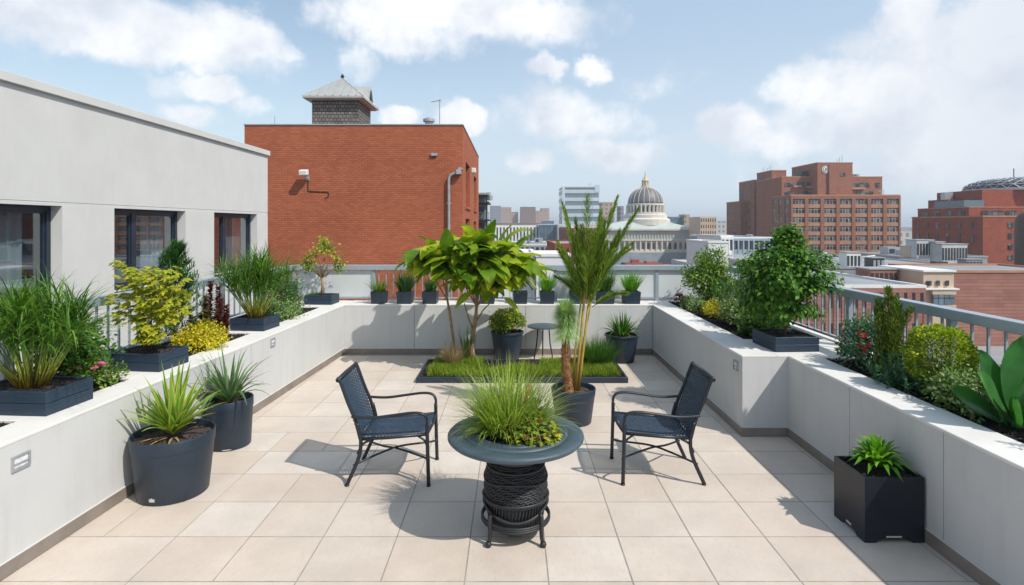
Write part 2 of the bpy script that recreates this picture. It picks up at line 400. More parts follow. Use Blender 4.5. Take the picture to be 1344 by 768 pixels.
def rdir(zmin=-1,zmax=1):
    a=U(0,2*math.pi); z=U(zmin,zmax); r=math.sqrt(max(0,1-z*z)); return V((r*math.cos(a),r*math.sin(a),z))

def stemgrad():
    m,nt,b=newmat('cane_yellow_to_green')
    tc=N(nt,'ShaderNodeTexCoord'); sx=N(nt,'ShaderNodeSeparateXYZ'); nt.links.new(tc.outputs['Object'],sx.inputs[0])
    r=ramp(nt,sx.outputs[2],[(.16,(.42,.30,.04)),(.30,(.26,.32,.04)),(.48,(.10,.22,.03))])
    nt.links.new(r.outputs[0],b.inputs['Base Color']); b.inputs['Roughness'].default_value=.45
    return m
M['stemgrad']=stemgrad()
L['coldark']=leafmat('columnar_leaf',(.05,.10,.015),(.11,.18,.025),(.24,.30,.05))
HAZE=.00042; SUN=3.6; SKY=.11; EXPO=.30
# ================================================================== TERRACE
# floor: square tiles on a grout bed
mb=MB(); mb.box(-4.6,4.6,-3.0,10.2,-.25,-.0022); fl=mb.build('terrace_floor',M['grout']); tag(fl,kind='structure')
mb=MB(); S=.495; ys=3.37+.483*0
rnd=random.Random(3)
for j in range(-13,14):
    y0=3.365+.4835*j; y1=y0+.4835
    if y1>9.45 or y0<-2.9: continue
    skipk=-99
    for k in range(-8,8):
        if k==skipk: continue
        x0=.215+S*k; g=.0026; gy=.0042; ww=S
        if k<7 and rnd.random()<(.22 if k<-1 else .07): ww=2*S; skipk=k+1
        dz=rnd.uniform(-.0008,.0008)
        a,b,c,d=x0+g,x0+ww-g,y0+gy,y1-gy
        i=len(mb.v); e=.0025
        z=.0+dz
        mb.v+=[(a,c,z-.006),(b,c,z-.006),(b,d,z-.006),(a,d,z-.006),(a+e,c+e,z),(b-e,c+e,z),(b-e,d-e,z),(a+e,d-e,z)]
        for q in ((4,5,6,7),(0,1,5,4),(1,2,6,5),(2,3,7,6),(3,0,4,7)): mb.f.append(tuple(i+n for n in q)); mb.m.append(0)
o=mb.build('floor_tiles',M['tile']); tag(o,kind='structure')

H=.80
def mulch(name_,o,u,ul,n,nl,z,label):
    "loose dark mulch filling a bed: lumpy sheet plus many chips"
    o,u,n=V(o),V(u),V(n); mb=MB()
    na=max(2,int(ul/.05)); nb=max(2,int(nl/.05)); base=len(mb.v)
    for i in range(na+1):
        for j in range(nb+1):
            p=o+u*(ul*i/na)+n*(nl*j/nb); zz=z+U(-.012,.012)
            mb.v.append((p.x,p.y,zz))
    for i in range(na):
        for j in range(nb):
            a=base+i*(nb+1)+j; mb.f.append((a,a+nb+1,a+nb+2,a+1)); mb.m.append(0)
    for k in range(int(ul*nl*4200)):
        p=o+u*U(0.01,ul-.01)+n*U(0.01,nl-.01); s=U(.004,.015)
        a=rdir()*s*U(1,2.4); b=a.cross(rdir()); 
        if b.length<1e-5: continue
        b=b.normalized()*s*.7; c=a.cross(b).normalized()*s*.35
        q=V((p.x,p.y,z+U(-.004,.014)))
        mb.uvw(q-(a+b+c)/2,a,b,c)
    ob=mb.build(name_,M['mulch']); tag(ob,kind='stuff')
    if label: tag(ob,label,'mulch')
    return ob
def parapet(label,o,u,ul,n,width,bars,pits,joints,end_cap=None,front=.28,back=.13,endwalls=(0,0)):
    "planter parapet: render face, coping, beds, kerb at the railing. o = inner face at ground, u along, n outward"
    o,u,n=V(o),V(u).normalized(),V(n).normalized(); Z=V((0,0,1))
    t=thing('planter_wall',label,'wall',o)
    def lo(s,d,z): return u*s+n*d+Z*z
    mb=MB(); js=[0]+joints+[ul]
    for a,b in zip(js[:-1],js[1:]):
        g0=.003 if a>0 else 0; g1=.003 if b<ul else 0
        mb.uvw(lo(a+g0,0,0),u*(b-a-g0-g1),n*.06,Z*(H-.022))
    mb.uvw(lo(0.002,.055,0),u*(ul-.004),n*(front-.06),Z*(H-.026))
    mb.uvw(lo(0.002,front-.006,-.2),u*(ul-.004),n*(width-front),Z*(H-.06+.2-.012))
    mb.uvw(lo(0.002,width-back,-3.0),u*(ul-.004),n*back,Z*(H+3.0-.026))
    mb.build('wall_face',M['plaster'],t)
    mb=MB(); 
    mb.uvw(lo(0,-.003,H-.022),u*ul,n*(front+.003),Z*.022)
    mb.uvw(lo(0,width-back-.0,H-.022),u*ul,n*(back+.004),Z*.022)
    for a,b in bars:
        mb.uvw(lo(a,front+.0005,H-.022),u*(b-a),n*(width-back-front-.001),Z*.0215)
        mb.uvw(lo(a,front+.0005,H-.08),u*(b-a),n*(width-back-front-.001),Z*.058)
    mb.build('coping',M['coping'],t,bevel=.004)
    mb=MB(); mb.uvw(lo(-.0,-.012,.001),u*ul,n*.0115,Z*.088); mb.build('skirting',M['skirt'],t,bevel=.002)
    mb=MB(); mb.uvw(lo(-.0,-.010,.0895),u*ul,n*.0095,Z*.006); mb.build('sealant_line',M['sealant'],t)
    for a,b in pits:
        mulch('mulch_bed',o+lo(a+.001,front+.001,0),u,b-a-.002,n,width-back-front-.002,H-.022,None)
    return t
# left
LO=V((-2.705,9.8,0)); LU=V((-.0489,-.9988,0)).normalized(); LN=V((-.9988,.0489,0)).normalized()
LW=1.12
def ls(Y): return (9.8-Y)/.9988
def lpit(y1,y0): return (ls(y1),ls(y0))
parapet('long pale rendered planter wall on the left side below the white building',LO,LU,ls(-2.9),LN,LW,
   [lpit(9.8,9.02),lpit(7.42,6.85),lpit(5.45,4.82),lpit(4.32,3.78),(ls(2.2),ls(2.0)),(ls(-2.7),ls(-2.9))],
   [lpit(9.02,7.42),lpit(6.85,5.45),lpit(4.82,4.32),lpit(3.78,2.2),lpit(2.0,-2.7)],[ls(6.3),ls(2.4)])
def lpt(Y,n,z=0):
    p=LO+LU*ls(Y)+LN*n; return V((p.x,p.y,z))
# back
BY=9.28
parapet('low pale rendered wall across the far end, with a row of small pots on it',(-2.728,BY,0),(1,0,0),5.008,(0,1,0),.56,
   [(0,5.008)],[],[1.14,2.95],front=.28,back=.10)
# right: deep section far away, then the stepped back section
RX1=2.285; RX2=2.74; RS=5.67
parapet('pale rendered planter wall on the right, the far section that juts out',(RX1,9.84,0),(0,-1,0),9.84-RS,(1,0,0),1.40,
   [(9.84-6.50,9.84-RS),(0,.12)],[(.12,9.84-6.50)],[],front=.35,back=.13)
parapet('pale rendered planter wall on the right nearest the camera',(RX2,RS-.001,0),(0,-1,0),RS+2.9,(1,0,0),.945,
   [(0,.08),(RS-2.2,RS-2.0),(RS+2.7,RS+2.9)],[(.08,RS-2.2),(RS-2.0,RS+2.7)],[1.03,2.04,3.05,4.1],front=.30,back=.13)
# return face of the step
t=thing('planter_wall','short return of the right planter wall where it steps back','wall',(RX1,RS,0))
mb=MB(); mb.box(.001,RX2-RX1+.2,-.002,.05,0,H-.0225); mb.build('wall_face',M['plaster'],t)
mb=MB(); mb.box(-.012,RX2-RX1-.012,-.014,-.0025,.001,.089); mb.build('skirting',M['skirt'],t)
mb=MB(); mb.box(-.010,RX2-RX1-.01,-.012,-.0025,.0895,.0955); mb.build('sealant_line',M['sealant'],t)

# ---- step lights
def steplight(label,p,u,n,wh=(.055,.048)):
    u,n=V(u),V(n); Z=V((0,0,1)); t=thing('step_light',label,'wall light',p,group='recessed step lights in the planter walls')
    mb=MB(); w,h=wh
    for a,b,c,d in ((-w,-h,2*w,.012),(-w,h-.012,2*w,.012),(-w,-h+.012,.012,2*h-.024),(w-.012,-h+.012,.012,2*h-.024)):
        mb.uvw(u*a+Z*b,u*c,n*.012,Z*d)
    mb.uvw(u*(-w+.012)-Z*.012,u*(2*w-.024),n*.009,Z*.008)
    mb.build('frame',M['metalgrey'],t)
    mb=MB(); mb.uvw(u*(-w+.013)+Z*(-.003),u*(2*w-.026),n*.005,Z*(h-.011)); mb.uvw(u*(-w+.013)+Z*(-h+.014),u*(2*w-.026),n*.004,Z*.037)
    mb.build('lens',M['lens'],t); return t
p=LO+LU*ls(3.50)+LN*-.001
steplight('small square step light at the near end of the left wall',(p.x,p.y,.652),LU,-LN,(.062,.045))
p=LO+LU*ls(6.80)+LN*-.001
steplight('small square step light halfway along the left wall',(p.x,p.y,.70),LU,-LN)
steplight('small square step light on the right wall beside its outer corner',(RX1-.001,5.82,.665),(0,-1,0),(-1,0,0))

# ---- railings
RZ=1.41
def railing(label,a,b,pan=(),nobal=(),posts=(),bal=.145,group=None,drop=.0):
    a,b=V(a),V(b); Ln=(b-a).length; u=(b-a).normalized(); n=V((-u.y,u.x,0)); Z=V((0,0,1))
    t=thing('railing',label,'railing',a)
    zb=H; 
    mb=MB(); mb.uvw(-n*.055+Z*(RZ-.085),u*Ln,n*.11,Z*.085); mb.build('top_rail',M['rail'],t,bevel=.006,seg=2)
    mb=MB(); mb.uvw(-n*.02+Z*(zb+.035),u*Ln,n*.04,Z*.022); mb.build('bottom_rail',M['rail'],t)
    mb=MB(); mb.uvw(V((0,0,0))-n*.028-u*.028,u*.056,n*.056,Z*(RZ-.0855-zb)); pm=mb.build('post',M['rail'],t); pm.location=u*posts[0]+Z*zb
    mb=MB(); mb.uvw(-n*.009-u*.008,u*.016,n*.018,Z*(RZ-.0855-zb-.0575)); bm_=mb.build('baluster',M['rail'],t)
    for s in posts[1:]:
        c=copy_obj(pm,t); c.location=u*s+Z*zb
    first=True; s=.10
    while s<Ln-.05:
        ok=all(abs(s-q)>.055 for q in posts) and not any(x0<=s<=x1 for x0,x1 in nobal)
        if ok:
            c=bm_ if first else copy_obj(bm_,t); first=False
            c.location=u*s+Z*(zb+.0572)
        s+=bal
    for x0,x1 in pan:
        mb=MB(); mb.uvw(u*(x0+.02)-n*.006+Z*(zb+.06),u*(x1-x0-.04),n*.012,Z*(RZ-.095-zb-.06)); mb.build('panel',M['railpanel'],t,bevel=.002)
    return t
RB=9.77
CL=V((LO+LU*ls(RB)+LN*(LW-.065))); CL.z=0
CR=V((RX2+.945-.065,RB,0)); 
def bx(px): return (px-CX)/F*RB-CL.x
railing('pale grey metal railing along the far end with solid panels at both sides',CL,CR,
   pan=[(.06,bx(490)),(bx(729),bx(862)),(bx(862),CR.x-CL.x-.06)],nobal=[(0,bx(490)),(bx(729),99)],posts=[.02,bx(490),bx(610),bx(729),bx(862),CR.x-CL.x-.03],bal=.125)
e=LO+LU*ls(-2.7)+LN*(LW-.065)
Lr=(V((CL.x,RB,0))-V((e.x,e.y,0))).length
railing('pale grey metal railing behind the left planter',(CL.x,CL.y-.058,0),(e.x,e.y,0),posts=[.6+1.55*i for i in range(8)])
railing('pale grey metal railing behind the right planter',(CR.x,CR.y-.058,0),(CR.x,-2.7,0),posts=[.75+1.42*i for i in range(9)],bal=.155)

# ================================================================== FURNITURE
def armchair(label,x,y,mir):
    t=thing('armchair',label,'chair',(x,y,0),group='woven outdoor armchairs'); s=mir
    def P(a,b,c): return V((a*s,b,c))
    # local: front at +x*s (towards the table), width along y
    hw=.255; fx=.33; bxk=-.21
    sx0,sz0=-.22,.375; sx1,sz1=.315,.415     # seat rail rear / front
    tx,tz=-.385,.845
    bd=(V((tx,0,tz))-V((sx0,0,sz0)))
    # frame of the seat
    def curve(pts,n=8):
        out=[]; q=[pts[0]*2-pts[1]]+list(pts)+[pts[-1]*2-pts[-2]]
        for i in range(1,len(q)-2):
            for k in range(n):
                tt=k/n; a,b,c,d=q[i-1],q[i],q[i+1],q[i+2]
                out.append(.5*((2*b)+(c-a)*tt+(2*a-5*b+4*c-d)*tt*tt+(3*b-a-3*c+d)*tt**3))
        out.append(pts[-1]); return out
    mb=MB()
    for sy in (-1,1):
        mb.tube([P(sx0,sy*hw,sz0),P(0,sy*hw,sz0+.012),P(sx1,sy*hw,sz1)],.0135,8)
    mb.tube([P(sx1,-hw,sz1),P(sx1+.012,0,sz1-.005),P(sx1,hw,sz1)],.0135,8)
    mb.tube([P(sx0,-hw,sz0),P(sx0,hw,sz0)],.0135,8)
    mb.build('seat_frame',M['chair'],t,smooth=True)
    mb=MB(); k=0; n=40
    for i in range(n):
        f=(i+.5)/n; a=V((sx0+(sx1-sx0)*f,0,sz0+(sz1-sz0)*f)); sag=-.012*math.sin(math.pi*f)
        pts=[]
        for j in range(17):
            w=(j/16*2-1)*(hw-.008)
            pts.append(P(a.x,w,a.z+.008+sag+(.0032 if (i+j)%2 else -.0032)))
        mb.tube(pts,.0049,5)
    for j in range(15):
        w=((j+.5)/15*2-1)*(hw-.055)
        mb.tube([P(sx0+(sx1-sx0)*q/10,w,sz0+(sz1-sz0)*q/10+.008-.012*math.sin(math.pi*q/10)) for q in range(11)],.0042,4)
    mb.build('seat',M['weave'],t,smooth=True)
    mb=MB()
    for sy in (-1,1):
        mb.tube(curve([P(sx0,sy*hw,sz0),P(sx0-.04,sy*hw,sz0+.15),P(-.32,sy*hw,.67),P(tx,sy*hw,tz),P(tx-.02,sy*hw,tz+.012)]),.0145,8)
    mb.tube([P(tx-.012,-hw-.012,tz+.006),P(tx-.012,0,tz+.012),P(tx-.012,hw+.012,tz+.006)],.019,8)
    mb.build('back_frame',M['chair'],t,smooth=True)
    mb=MB(); n=34
    for i in range(n):
        f=(i+.5)/n; a=V((sx0,0,sz0))+bd*f; bow=-.018*math.sin(math.pi*f)
        pts=[]
        for j in range(17):
            w=(j/16*2-1)*(hw-.008)
            pts.append(P(a.x+bow*.0+(.0036 if (i+j)%2 else -.0036)-.02*math.cos(w/hw*1.5),w,a.z))
        mb.tube(pts,.0056,5)
    for j in range(15):
        w=((j+.5)/15*2-1)*(hw-.02)
        mb.tube([P(sx0+bd.x*q/10-.02*math.cos(w/hw*1.5),w,sz0+bd.z*q/10) for q in range(11)],.0045,4)
    mb.build('backrest',M['weave'],t,smooth=True)
    for sy in (-1,1):
        mb=MB(); mb.tube(curve([P(-.245,sy*(hw+.004),sz0+.13),P(-.215,sy*(hw+.004),sz0-.01),P(-.235,sy*(hw+.004),.22),P(-.325,sy*(hw+.004),.012)]),.0155,8)
        mb.tube([P(-.325,sy*(hw+.004),.0),P(-.325,sy*(hw+.004),.014)],.018,8)
        mb.tube(curve([P(-.242,sy*hw,.26),P(-.205,sy*hw,.33),P(-.14,sy*hw,sz0-.004)]),.010,6)
        mb.build('leg',M['chair'],t,smooth=True)
        mb=MB(); mb.tube(curve([P(fx-.012,sy*(hw+.004),.50),P(fx-.01,sy*(hw+.004),.36),P(fx,sy*(hw+.004),.012)]),.0155,8)
        mb.tube([P(fx,sy*(hw+.004),0),P(fx,sy*(hw+.004),.014)],.018,8)
        mb.tube(curve([P(fx-.01,sy*hw,.31),P(fx-.035,sy*hw,.365),P(fx-.085,sy*hw,sz1-.015)]),.009,6)
        mb.build('leg',M['chair'],t,smooth=True)
        mb=MB(); mb.tube(curve([P(-.285,sy*(hw+.012),.56),P(-.12,sy*(hw+.016),.553),P(.06,sy*(hw+.018),.575),P(.20,sy*(hw+.018),.592),P(.285,sy*(hw+.014),.582),P(.317,sy*(hw+.006),.54),P(fx-.012,sy*(hw+.004),.49)]),.0165,8,flat=.7)
        mb.build('armrest',M['chair'],t,smooth=True)
    mb=MB()
    mb.tube(curve([P(-.275,-hw,.165),P(-.10,-.10,.20),P(.05,.02,.215),P(.30,.16,.20),P(fx,hw,.19)]),.0085,6)
    mb.tube(curve([P(-.275,hw,.165),P(-.10,.06,.198),P(.05,-.02,.205),P(.30,-.18,.19),P(fx,-hw,.19)]),.0085,6)
    mb.build('stretcher',M['chair'],t,smooth=True)
    return t
armchair('dark woven armchair left of the round table, facing right',-1.0,4.85,1)
armchair('dark woven armchair right of the round table, facing left',1.225,4.87,-1)

# ---- round planter table
TX,TY=.025,3.90
t=thing('round_table','round slate-grey table on a black wicker drum base with grasses growing in its middle','table',(TX,TY,0))
mb=MB(); prof=[(.258,.655),(.25,.650),(.30,.640),(.41,.640),(.448,.648),(.462,.662),(.462,.676),(.455,.684),(.44,.688),(.362,.688),(.358,.684),(.354,.684),(.350,.690),(.338,.694),(.332,.690),(.296,.690),(.292,.697),(.262,.698),(.256,.694),(.252,.670),(.25,.60)]
mb.lathe(prof,96,cap=False); o=mb.build('tabletop',M['tabletop'],t,smooth=True); o.data.set_sharp_from_angle(angle=math.radians(50))
mb=MB(); mb.lathe([(.256,.654),(.252,.56),(.2,.53),(.05,.52)],48,cap=False); mb.lathe([(.001,.52),(.06,.52)],48,cap=False); mb.build('bowl',M['dark'],t,smooth=True)
mb=MB(); b0=0
for k in range(1):
    rings=10
    for i in range(rings+1):
        r=.2525*i/rings
        for q in range(40):
            a=2*math.pi*q/40; mb.v.append((r*math.cos(a),r*math.sin(a),.668+.022*(1-i/rings)+U(-.006,.006)))
    for i in range(rings):
        for q in range(40):
            mb.f.append((i*40+q,i*40+(q+1)%40,(i+1)*40+(q+1)%40,(i+1)*40+q)); mb.m.append(0)
for k in range(900):
    a=U(0,6.28); r=.24*math.sqrt(R()); s=U(.004,.012); d=rdir()*s*1.8; e2=d.cross(rdir()).normalized()*s*.7
    mb.uvw((r*math.cos(a),r*math.sin(a),.672+.02*(1-r/.25)),d,e2,d.cross(e2).normalized()*s*.4)
mb.build('soil',M['mulch'],t)
# base: wicker drum
def br(z):
    pts=[(.055,.140),(.09,.180),(.20,.204),(.33,.214),(.43,.205),(.50,.178),(.54,.145),(.57,.122),(.645,.128)]
    for (z0,r0),(z1,r1) in zip(pts[:-1],pts[1:]):
        if z<=z1: 
            f=(z-z0)/(z1-z0); f=max(0,f); return r0+(r1-r0)*f
    return pts[-1][1]
mb=MB(); mb.lathe([(br(z)-.014,z) for z in [.06+.03*i for i in range(20)]],40,cap=True); mb.build('core',M['dark'],t,smooth=True)
mb=MB(); z=.285; k=0
while z<.645:
    r=br(z); n=80; wob=.0035
    mb.tube([((r-.003+wob*(1 if (q+k)%2 else -1))*math.cos(2*math.pi*q/n),(r-.003+wob*(1 if (q+k)%2 else -1))*math.sin(2*math.pi*q/n),z+.003*math.sin(q*.7+k*2)) for q in range(n)],.0066,5,closed=True)
    z+=.0115; k+=1
mb.build('wicker_weave',M['wicker'],t,smooth=True)
mb=MB()
for q in range(56):
    a=2*math.pi*q/56
    mb.tube([((br(z)-.004)*math.cos(a+.02*math.sin(z*60)),(br(z)-.004)*math.sin(a+.02*math.sin(z*60)),z) for z in [.06+.024*i for i in range(10)]],.0055,5)
for zz,rr in ((.062,.009),(.075,.008),(.09,.008)):
    r=br(zz); mb.tube([(r*math.cos(2*math.pi*q/48),r*math.sin(2*math.pi*q/48),zz) for q in range(48)],rr,6,closed=True)
mb.build('wicker_ribs',M['wicker'],t,smooth=True)
mb=MB()
def band(zf,r,off=.010,n=72,rad=.010):
    mb.tube([((br(zf(2*math.pi*q/n))+off)*math.cos(2*math.pi*q/n),(br(zf(2*math.pi*q/n))+off)*math.sin(2*math.pi*q/n),zf(2*math.pi*q/n)) for q in range(n)],rad,7,closed=True)
band(lambda a:.275+.0*a,.2); band(lambda a:.262,.2,off=.006,rad=.009)
band(lambda a:.20+.035*math.cos(2*a),.2); band(lambda a:.188+.035*math.cos(2*a),.2,off=.006)
band(lambda a:.40+.012*math.sin(3*a),.2,off=.004,rad=.008); band(lambda a:.475,.2,off=.004,rad=.009); band(lambda a:.548,.2,off=.004,rad=.009)
for zz in (.115,.128,.14):
    mb.tube([(.228*math.cos(2*math.pi*q/64),.228*math.sin(2*math.pi*q/64),zz) for q in range(64)],.0085,6,closed=True)
mb.build('base_ring',M['wicker'],t,smooth=True)
for k in range(4):
    a=math.radians(45+90*k); c,s_=math.cos(a),math.sin(a)
    mb=MB(); mb.tube([(.222*c,.222*s_,.215),(.238*c,.238*s_,.19),(.240*c,.240*s_,.15),(.236*c,.236*s_,.10),(.24*c,.24*s_,.05),(.25*c,.25*s_,.02)],[.010,.014,.015,.0145,.013,.012],8)
    mb.lathe([(.004,0),(.018,.004),(.022,.018),(.018,.032),(.004,.037)],12,c=(.252*c,.252*s_,0))
    mb.build('leg',M['wicker'],t,smooth=True)

# ---- small bistro table by the far wall
t=thing('side_table','small round slate-blue side table by the far wall','table',(.49,8.97,0))
mb=MB(); mb.lathe([(.02,.495),(.24,.495),(.252,.50),(.252,.512),(.246,.516),(.02,.516)],48); o=mb.build('tabletop',M['tabletop'],t,smooth=True); o.data.set_sharp_from_angle(angle=math.radians(40))
for k in range(3):
    a=math.radians(200+120*k+10)
    mb=MB(); mb.tube([(.10*math.cos(a),.10*math.sin(a),.496),(.12*math.cos(a),.12*math.sin(a),.25),(.17*math.cos(a),.17*math.sin(a),.0)],.010,8); mb.build('leg',M['chair'],t,smooth=True)
mb=MB(); mb.tube([(.105*math.cos(q/24*6.283),.105*math.sin(q/24*6.283),.485) for q in range(24)],.007,6,closed=True); mb.build('under_ring',M['chair'],t,smooth=True)

# ================================================================== POTS
def soil_disc(r,z,parent,amp=.006,chips=160):
    mb=MB(); n=28; rings=6
    for i in range(rings+1):
        for q in range(n):
            a=2*math.pi*q/n; rr=r*i/rings; mb.v.append((rr*math.cos(a),rr*math.sin(a),z+.012*(1-i/rings)+U(-amp,amp)))
    for i in range(rings):
        for q in range(n):
            mb.f.append((i*n+q,i*n+(q+1)%n,(i+1)*n+(q+1)%n,(i+1)*n+q)); mb.m.append(0)
    for k in range(chips):
        a=U(0,6.28); rr=r*.96*math.sqrt(R()); s=U(.004,.012); d=rdir()*s*1.8; e2=d.cross(rdir()).normalized()*s*.8
        mb.uvw((rr*math.cos(a),rr*math.sin(a),z+.004),d,e2,d.cross(e2).normalized()*s*.4)
    return mb.build('soil',M['mulch'],parent)
def round_pot(t,rt,rb,h,band=True,mat=None,soil=.05,seg=56):
    mat=mat or M['pot']; w=.012
    if band:
        f=.80; rr=rb+(rt-rb)*f
        prof=[(rb*.9,0),(rb-.004,.002),(rb,.008),(rr,h*f),(rr+.003,h*f+.002),(rr+.004,h*f+.008),(rt,h-.006),(rt-.003,h),(rt-w,h),(rt-w-.004,h-.01),(rt-w-.01,h-soil-.03)]
    else:
        prof=[(rb*.9,0),(rb-.004,.002),(rb,.008),(rt-.012,h*.82),(rt-.012,h-.035),(rt+.004,h-.033),(rt+.006,h-.006),(rt,h),(rt-w,h),(rt-w-.004,h-.01),(rt-w-.01,h-soil-.03)]
    mb=MB(); mb.lathe(prof,seg,cap=False); mb.lathe([(.001,.003),(rb*.9,.0)],seg,cap=False)
    o=mb.build('pot',mat,t,smooth=True); o.data.set_sharp_from_angle(angle=math.radians(38))
    soil_disc(rt-w-.008,h-soil,t); return o
def square_pot(t,w,d,h,taper=.88,mat=None,wall=.012,soil=.03):
    "tapered square pot"
    mat=mat or M['pot']; mb=MB()
    def ring(sx,sy,z): 
        i=len(mb.v); mb.v+=[(-sx,-sy,z),(sx,-sy,z),(sx,sy,z),(-sx,sy,z)]; return i
    a=ring(w/2*taper,d/2*taper,0); b=ring(w/2,d/2,h); c=ring(w/2-wall,d/2-wall,h); e=ring(w/2-wall-.004,d/2-wall-.004,h-soil-.02)
    for i,j in ((a,b),(b,c),(c,e)):
        for k in range(4): mb.f.append((i+k,i+(k+1)%4,j+(k+1)%4,j+k)); mb.m.append(0)
    mb.f.append((a+3,a+2,a+1,a)); mb.m.append(0)
    mb.build('pot',mat,t,bevel=.003)
    mb=MB(); n=6
    for i in range(n+1):
        for j in range(n+1): mb.v.append(((i/n*2-1)*(w/2-wall-.003),(j/n*2-1)*(d/2-wall-.003),h-soil+U(-.004,.006)))
    for i in range(n):
        for j in range(n): mb.f.append((i*(n+1)+j,(i+1)*(n+1)+j,(i+1)*(n+1)+j+1,i*(n+1)+j+1)); mb.m.append(0)
    mb.build('soil',M['mulch'],t)
def timber_box(t,w,d,h,mat=None):
    "shallow planter box of stained boards"
    mat=mat or M['boxwood']; mb=MB(); th=.022; n=2; bh=h/n
    for k in range(n):
        z0=k*bh+(.0015 if k else 0); z1=(k+1)*bh-.0015; j=U(-.001,.001)
        mb.box(-w/2+j,w/2+j,-d/2,-d/2+th,z0,z1); mb.box(-w/2+j,w/2+j,d/2-th,d/2,z0,z1)
        mb.box(-w/2+j+.0005,-w/2+th,-d/2+th,d/2-th,z0,z1); mb.box(w/2-th,w/2+j-.0005,-d/2+th,d/2-th,z0,z1)
    mb.box(-w/2+.01,w/2-.01,-d/2+.01,d/2-.01,.002,h*.5)
    mb.build('planter_box',mat,t,bevel=.003)
    mb=MB(); a,b=w-2*th-.004,d-2*th-.004; nx=10; ny=8
    for i in range(nx+1):
        for j in range(ny+1): mb.v.append(((i/nx-.5)*a,(j/ny-.5)*b,h-.02+U(-.006,.006)))
    for i in range(nx):
        for j in range(ny): mb.f.append((i*(ny+1)+j,(i+1)*(ny+1)+j,(i+1)*(ny+1)+j+1,i*(ny+1)+j+1)); mb.m.append(0)
    for k in range(220):
        s=U(.003,.010); dd=rdir()*s*1.8; e2=dd.cross(rdir()).normalized()*s*.8
        mb.uvw((U(-.47,.47)*a,U(-.47,.47)*b,h-.018),dd,e2,dd.cross(e2).normalized()*s*.4)
    mb.build('soil',M['mulch'],t)
# ================================================================== PLANTS
def tuftblades(mb,n,c,rad,L0,L1,W,spread,droop=.6,seg=5,mi=0,edge=None,fold=.25,up=1.0,twist=0,mix=0,mi2=1,w0=.5,taper=.8):
    for k in range(n):
        a=U(0,2*math.pi); r=rad*math.sqrt(R()); s=spread*(R()**.7)
        p=V((c[0]+r*math.cos(a),c[1]+r*math.sin(a),c[2])); a2=a+U(-.6,.6)
        d=V((math.cos(a2)*s,math.sin(a2)*s,up))
        Ln=U(L0,L1)
        mb.blade(p,d,Ln,W*U(.7,1.15),droop*U(.4,1.3)*(.4+s),seg,mi2 if (mix and R()<mix) else mi,edge,taper,fold,w0,twist)
def clumps(c,rad,n,shell=.55,zmin=-1):
    out=[]
    for k in range(n):
        d=rdir(zmin,1); f=shell+(1-shell)*R(); q=U(.82,1.12)
        out.append(V((c[0]+d.x*rad[0]*f*q,c[1]+d.y*rad[1]*f*q,c[2]+d.z*rad[2]*f*q)))
    return out
def shrub(t,c,rad,n,leaf,mats,ncl=26,cl=.3,mix=0,wr=.5,kind='small',stems=True,base=(0,0,0),zmin=-.7,bark='bark',sr=.006,flat=1,mixmat=None):
    "leaves gathered in clumps round the ends of real twigs, so that the outline is uneven"
    cs=clumps(c,rad,ncl,zmin=zmin)
    mb=MB(); cc=V(c)
    mr=sum(rad)/3
    for k in range(n):
        q=random.choice(cs); 
        o=V((random.gauss(0,1),random.gauss(0,1),random.gauss(0,1)*flat))*mr*cl
        p=q+o; d=(p-cc).normalized()*.6+rdir()*.8+V((0,0,.15)); d.normalize()
        l=leaf*U(.6,1.25); up=(p-cc).normalized()+V((0,0,.8))+rdir()*.5
        (mb.leaf if kind=='leaf' else mb.small)(p,d,up,l,l*wr)
    f=mb.build('foliage',mats,t)
    if stems:
        mb=MB(); b=V(base)
        for q in cs:
            m=b+(q-b)*.5+V((U(-1,1),U(-1,1),U(.0,1)))*mr*.12
            mb.tube([b+V((U(-.01,.01),U(-.01,.01),0)),m,q],[sr,sr*.7,sr*.35],4)
        mb.build('stems',M[bark],t)
    return cs
def flowers(t,cs_or_c,rad,n,size,mat,name='flowers',zmin=0,pet=5):
    c=V(cs_or_c)
    for k in range(n):
        mb=MB(); d=rdir(zmin,1); p=c+V((d.x*rad[0],d.y*rad[1],d.z*rad[2]))*U(.9,1.12)
        b=rdir(); s=size*U(.6,1.2); nrm=(d+V((0,-.3,.5))).normalized(); a1=nrm.cross(b).normalized(); a2=nrm.cross(a1)
        for q in range(pet):
            an=2*math.pi*q/pet
            mb.small(p,a1*math.cos(an)+a2*math.sin(an)+nrm*.35,nrm,s,s*.75)
        mb.build('flower',mat,t)
SZ=H-.022
# -------- planter boxes on the left wall
def palmgrass(t,h,n,rad,spread,zb,leafm,stemm=M['cane'],seg=6):
    "many thin canes from one base, each ending in a spray of narrow leaves"
    ms=MB(); mb=MB()
    for k in range(n):
        a=U(0,6.283); r=rad*math.sqrt(R()); p=V((r*math.cos(a),r*math.sin(a)*.8,zb))
        s=spread*R(); d=V((math.cos(a)*s,math.sin(a)*s,1)).normalized()
        hl=h*U(.42,.74); pts=[p]; q=p.copy(); dd=d.copy()
        for i in range(4):
            q=q+dd*hl/4; dd=(dd+V((0,0,-.05))).normalized(); pts.append(q.copy())
        ms.tube(pts,[.0062,.0056,.005,.004,.003],4)
        for i in range(17):
            f=1-.34*R()**1.8; o=pts[0].lerp(pts[-1],f)
            ld=dd*U(.5,1.3)+rdir(-.35,.8)*.9
            mb.blade(o,ld,h*U(.26,.50),.0115*U(.7,1.2),U(.7,2.2),seg,0,None,.8,.2,.6,.2)
    ms.build('stems',stemm,t,smooth=True); mb.build('foliage',leafm,t)
t=thing('potted_grass_palm','fountain of fine green palm grass in a timber box, nearest on the left wall','potted plant',(-3.44,4.09,H+.001),math.radians(-4),group='plants in dark timber boxes')
